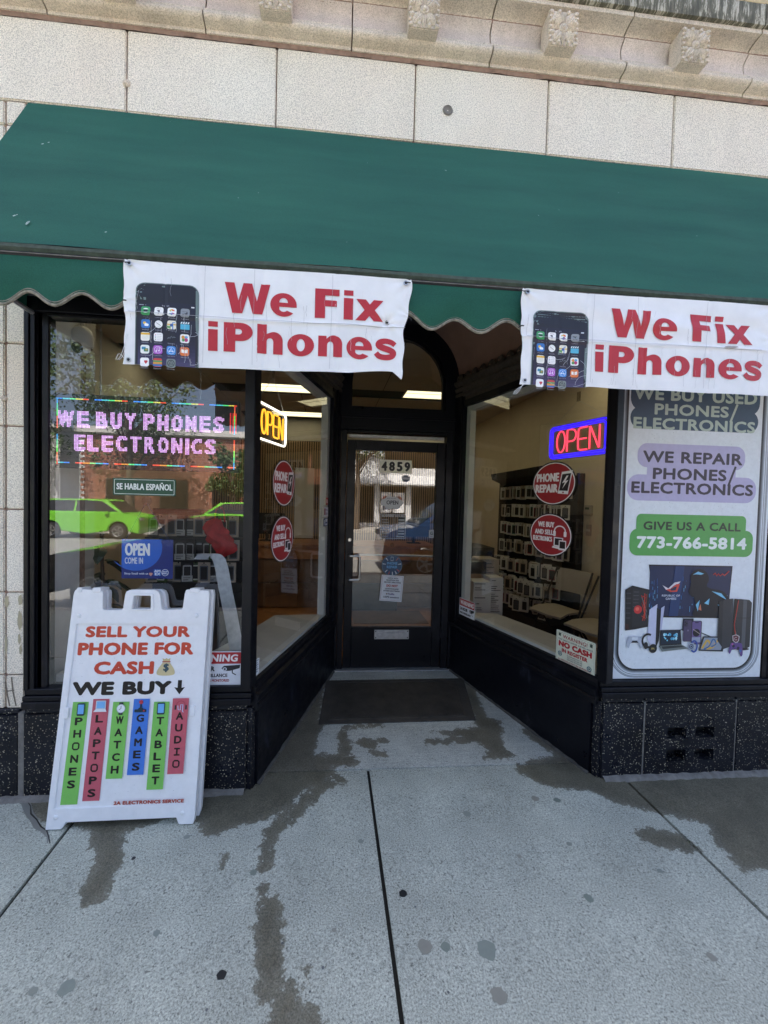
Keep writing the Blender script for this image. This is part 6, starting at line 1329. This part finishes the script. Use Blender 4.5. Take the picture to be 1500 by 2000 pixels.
# ================================================================== STREET BEHIND THE VIEWER (seen in the glass)
def wheel(cx, cy, cz, r, par):
    wv = put(MB().lathe([(0, -.09), (r * .6, -.09), (r, -.07), (r, .09), (r * .6, .10), (0, .10)], (cx, cy, cz), (0, 1, 0), 22), 'wheel', 'tyre', par, smooth=True)
    mb = MB()
    for s_ in (-1, 1):
        yb_ = cy + s_ * .105
        for k in range(5):
            t_ = 2 * math.pi * k / 5; d = Vector((math.cos(t_), 0, math.sin(t_))); n = Vector((-math.sin(t_), 0, math.cos(t_))) * .035; c = Vector((cx, yb_, cz)); mb.face([c - n, c + n, c + d * r * .62 + n * .7, c + d * r * .62 - n * .7])
        mb.tube([(cx + r * .62 * math.cos(q), yb_, cz + r * .62 * math.sin(q)) for q in [2 * math.pi * k / 18 for k in range(18)]], .02, 4, True)
    put(mb, 'rim', 'steel', wv)
def car(name, label, cat, x, y, z, L_, H_, W_, mat, suv=True, grp=None, flip=False):
    t = thing(name, label, cat, (0, 0, 0), group=grp)
    X = lambda u: (-u if flip else u) * L_; r = .34; ax = (-.31, .30)
    def arch(c): return [(X(c) + (.41 if not flip else -.41) * math.cos(math.pi * (1 - k / 8)), .34 + .41 * math.sin(math.pi * (1 - k / 8))) for k in range(9)]
    belt = .62 * H_
    low = [(X(-.5), .30)] + [(X(ax[0]) + (-1 if not flip else 1) * .41, .22)] + arch(ax[0]) + [(X(0), .20)] + arch(ax[1]) + [(X(.49), .24), (X(.5), .50), (X(.485), belt - .14), (X(.43), belt - .03), (X(.30), belt + .06), (X(-.48), belt + .05), (X(-.5), belt - .10)]
    lowf = lambda a_, b_, c_: (a_, c_ * (1 - .05 * max(0, (b_ - .5) / belt)), b_)
    put(MB().prism([low], lowf, -W_ / 2, W_ / 2), 'body', mat, t, bevel=.03)
    if suv: gh = [(X(.34), belt + .03), (X(.17), H_ - .04), (X(.0), H_), (X(-.36), H_ - .03), (X(-.44), H_ - .16), (X(-.475), belt + .02)]
    else: gh = [(X(.20), belt + .03), (X(.06), H_ - .03), (X(-.08), H_), (X(-.22), H_ - .04), (X(-.36), belt + .02)]
    gf = lambda a_, b_, c_: (a_, c_ * (1 - .22 * (b_ - belt) / (H_ - belt)), b_)
    put(MB().prism([gh], gf, -W_ / 2 + .05, W_ / 2 - .05), 'cabin', mat, t, bevel=.03)
    c = np.array(gh).mean(0); win = [((p[0] - c[0]) * .88 + c[0], (p[1] - c[1]) * .74 + c[1] + .005) for p in gh]
    for s_ in (-1, 1):
        k0, k1 = sorted((s_ * (W_ / 2 - .055), s_ * (W_ / 2 - .035)))
        wn = put(MB().prism([win], gf, k0, k1), 'side_window', 'car_w', t); xm = X(-.10)
        put(MB().prism([[(xm - .04, belt + .04), (xm + .04, belt + .04), (xm + .03, H_ - .09), (xm - .03, H_ - .09)]], gf, k0 * 1.004, k1 * 1.004), 'pillar', mat, wn)
    e0 = lambda p, q, t_: (p[0] + (q[0] - p[0]) * t_, p[1] + (q[1] - p[1]) * t_)
    for (p, q, nm, off) in ((gh[0], gh[1], 'windscreen', 1), (gh[-1], gh[-2], 'rear_window', -1)):
        a_, b_ = e0(p, q, .1), e0(p, q, .92); off *= (-1 if flip else 1)
        put(MB().face([gf(a_[0] + off * .012, a_[1] + .01, -W_ / 2 + .14), gf(a_[0] + off * .012, a_[1] + .01, W_ / 2 - .14), gf(b_[0] + off * .012, b_[1] + .01, W_ / 2 - .14), gf(b_[0] + off * .012, b_[1] + .01, -W_ / 2 + .14)]), nm, 'car_w', t)
    for cxx in ax:
        for s_ in (-1, 1): wheel(X(cxx), s_ * (W_ / 2 - .10), .34, r, t)
    for s_ in (-1, 1):
        put(MB().box(min(X(.47), X(.502)), max(X(.47), X(.502)), s_ * .62 - .16, s_ * .62 + .16, belt - .26, belt - .12), 'headlight', 'steel', t, bevel=.02)
        put(MB().box(min(X(-.47), X(-.507)), max(X(-.47), X(-.507)), s_ * .68 - .12, s_ * .68 + .12, belt - .20, belt + .0), 'tail_light', M['neon_red_dull'], t, bevel=.02)
        put(MB().box(X(.20) - .08, X(.20) + .08, s_ * (W_ / 2 + .02) - .07, s_ * (W_ / 2 + .02) + .07, belt + .0, belt + .14), 'mirror', mat, t, bevel=.02)
    t.location = (x, y, z); return t
M['neon_red_dull'] = plain('red_lens', (.4, .01, .01), .2)
ZS = -.24
car('parked_car', 'bright green crossover parked across the street, reflected at the left of the left window', 'car', -10.2, -15.6, ZS, 4.4, 1.68, 1.8, 'car_g', True, 'bright green cars reflected in the left window')
car('parked_car', 'bright green crossover behind the black car, reflected at the right of the left window', 'car', -4.1, -15.9, ZS, 4.4, 1.68, 1.8, 'car_g', True, 'bright green cars reflected in the left window', True)
car('parked_car', 'black sedan at the near kerb, its roof reflected low in the left window', 'car', -2.3, -5.05, ZS, 4.7, 1.50, 1.82, 'car_k', False, None, True)
car('pickup_truck', 'dark blue pickup with its nose reflected in the door glass', 'pickup', 4.0, -5.2, ZS, 5.4, 1.95, 1.95, 'car_b', True, None, True)
# far buildings
def frontb(name, label, x0, x1, y, h, mat, wins, awn=None, cap=None):
    t = thing(name, label, 'building', ((x0 + x1) / 2, y, -.09))
    put(MB().box(x0, x1, y - 8, y, -.1, h), 'wall', 'pale' if 'LED' in label else mat, t)
    if cap: put(MB().box(x0 - .15, x1 + .15, y - 8.1, y + .25, h, h + cap), 'parapet', 'pale', t)
    for (a_, b_, c_, d_) in wins:
        wn = put(MB().box(a_, b_, y + .002, y + .06, c_, d_), 'window_frame', 'dark', t); put(MB().box(a_ + .08, b_ - .08, y + .062, y + .07, c_ + .08, d_ - .08), 'window_pane', 'car_w', wn)
    if awn: put(MB().hexa([(x0 + .2, y, 3.3), (x1 - .2, y, 3.3), (x1 - .2, y + .9, 2.8), (x0 + .2, y + .9, 2.8), (x0 + .2, y, 3.5), (x1 - .2, y, 3.5), (x1 - .2, y + .9, 2.9), (x0 + .2, y + .9, 2.9)]), 'canopy', 'pale', t)
    return t
frontb('brick_building', 'long red brick building with a white parapet, reflected behind the LED panel', -14.5, -3.6, -21.3, 5.2, 'brick_r', [(-13, -11.4, .9, 2.6), (-10, -8.4, .9, 2.6), (-7, -5.4, .9, 2.6)], None, .35)
put_rows = bpy.data.objects['brick_building']
mb = MB()
for r in range(34):
    for k in range(27): x = -14.4 + k * .4 + (.2 if r % 2 else 0); mb.box(x, min(x + .385, -3.62), -21.298, -21.288, .02 + r * .15, .155 + r * .15)
put(mb, 'bricks', 'brick_r', put_rows, kind='stuff')
frontb('corner_shop', 'pale storefront with a long canopy across the street, reflected in the door', -2.4, 9.5, -21.3, 4.8, 'pale', [(-2, .6, .2, 2.7), (1.0, 3.0, .2, 2.7), (3.4, 5.2, .1, 2.7), (5.6, 9, .2, 2.7)], True, .2)
frontb('corner_shop', 'low grey building at the far left of the street, hardly reflected', -30, -16, -22, 5.5, 'pale', [(-28, -25, 1, 3), (-23, -20, 1, 3)], None, .2)
frontb('corner_shop', 'plain brick building at the far right of the street, hardly reflected', 11, 26, -22, 6.5, 'brick_r', [(12, 15, 1, 3), (18, 22, 1, 3)], None, .2)
a = Art(); a.rect(3.45, 4.2, .9, 2.3, 'd8d8d8'); a.rect(4.3, 5.1, .9, 2.3, 'd8d8d8'); a.circ(3.8, 1.8, .25, 'a03040'); a.circ(4.7, 1.8, .25, '803040'); a.rect(3.6, 4.05, 1.1, 1.35, '405878')
a.build('window_posters', lambda u, v, h: (u, -21.22 + h, v), bpy.data.objects['corner_shop'])
# trees
def tree(name, label, x, y, h, cz, rx, rz, n, grp, seed):
    n = int(n * .6)
    rr_ = random.Random(seed); g_ = np.random.default_rng(seed)
    t = thing(name, label, 'tree', (x, y, -.09), group=grp)
    mb = MB(); mb.tube([(x, y, -.09), (x + .05, y, h * .4), (x - .1, y + .1, h * .75)], [.20, .15, .05], 9)
    for k in range(9):
        an = rr_.uniform(0, 6.28); z0 = h * rr_.uniform(.3, .6); mb.tube([(x, y, z0), (x + rx * .4 * math.cos(an), y + rx * .4 * math.sin(an), z0 + rz * .4), (x + rx * .8 * math.cos(an), y + rx * .8 * math.sin(an), z0 + rz * rr_.uniform(.5, 1))], [.07, .045, .015], 6)
    put(mb, 'trunk', 'bark', t, smooth=True)
    cl = [(x + rx * rr_.uniform(-.8, .8), y + rx * rr_.uniform(-.8, .8), cz + rz * rr_.uniform(-.85, .85), rr_.uniform(.28, .5) * rx * .8) for _ in range(26)]
    mb = MB(); V = []; F = []
    for k in range(n):
        c = cl[k % 26]; d = g_.normal(size=3); d /= np.linalg.norm(d); p = np.array(c[:3]) + d * c[3] * g_.uniform(.3, 1) ** .5
        u = g_.normal(size=3); u /= np.linalg.norm(u); v = np.cross(u, g_.normal(size=3)); v /= np.linalg.norm(v); s_ = g_.uniform(.06, .12)
        b = len(V); V += [tuple(p - u * s_), tuple(p + v * s_ * .55), tuple(p + u * s_), tuple(p - v * s_ * .55)]; F.append((b, b + 1, b + 2, b + 3))
    me = bpy.data.meshes.new('crown'); o3 = rootloc(t); me.from_pydata([(a_ - o3.x, b_ - o3.y, c_ - o3.z) for a_, b_, c_ in V], [], F); me.materials.append(M['leaf'])
    o = bpy.data.objects.new('crown', me); COL.objects.link(o); o.parent = t; o['kind'] = 'stuff'
tree('street_tree', 'large leafy street tree across the road, reflected over the LED panel', -10.4, -18.6, 8.5, 6.4, 3.4, 3.2, 15000, 'street trees reflected in the glass', 1)
tree('street_tree', 'small round street tree reflected at the right edge of the left window', -5.3, -19.0, 4.2, 3.0, 1.2, 1.4, 5000, 'street trees reflected in the glass', 2)
tree('street_tree', 'tree across the road whose leafy branch shows at the top left of the door', 1.6, -18.4, 7.0, 6.0, 1.9, 1.6, 6000, 'street trees reflected in the glass', 3)
tree('street_tree', 'tree farther left along the road, at the left edge of the reflection', -17, -18.8, 8.5, 6.0, 3.4, 3.0, 9000, 'street trees reflected in the glass', 4)
# unseen roof and outer walls, closing the building against the sun
put(MB().box(-6, 6.6, .5, 7.5, 7.0, 7.2).box(-6, 6.6, 7.3, 7.5, -.1, 9.3).box(-6, -5.8, .5, 7.3, -.1, 9.3).box(6.4, 6.6, .5, 7.3, -.1, 9.3), 'shell', 'mortar', bld)
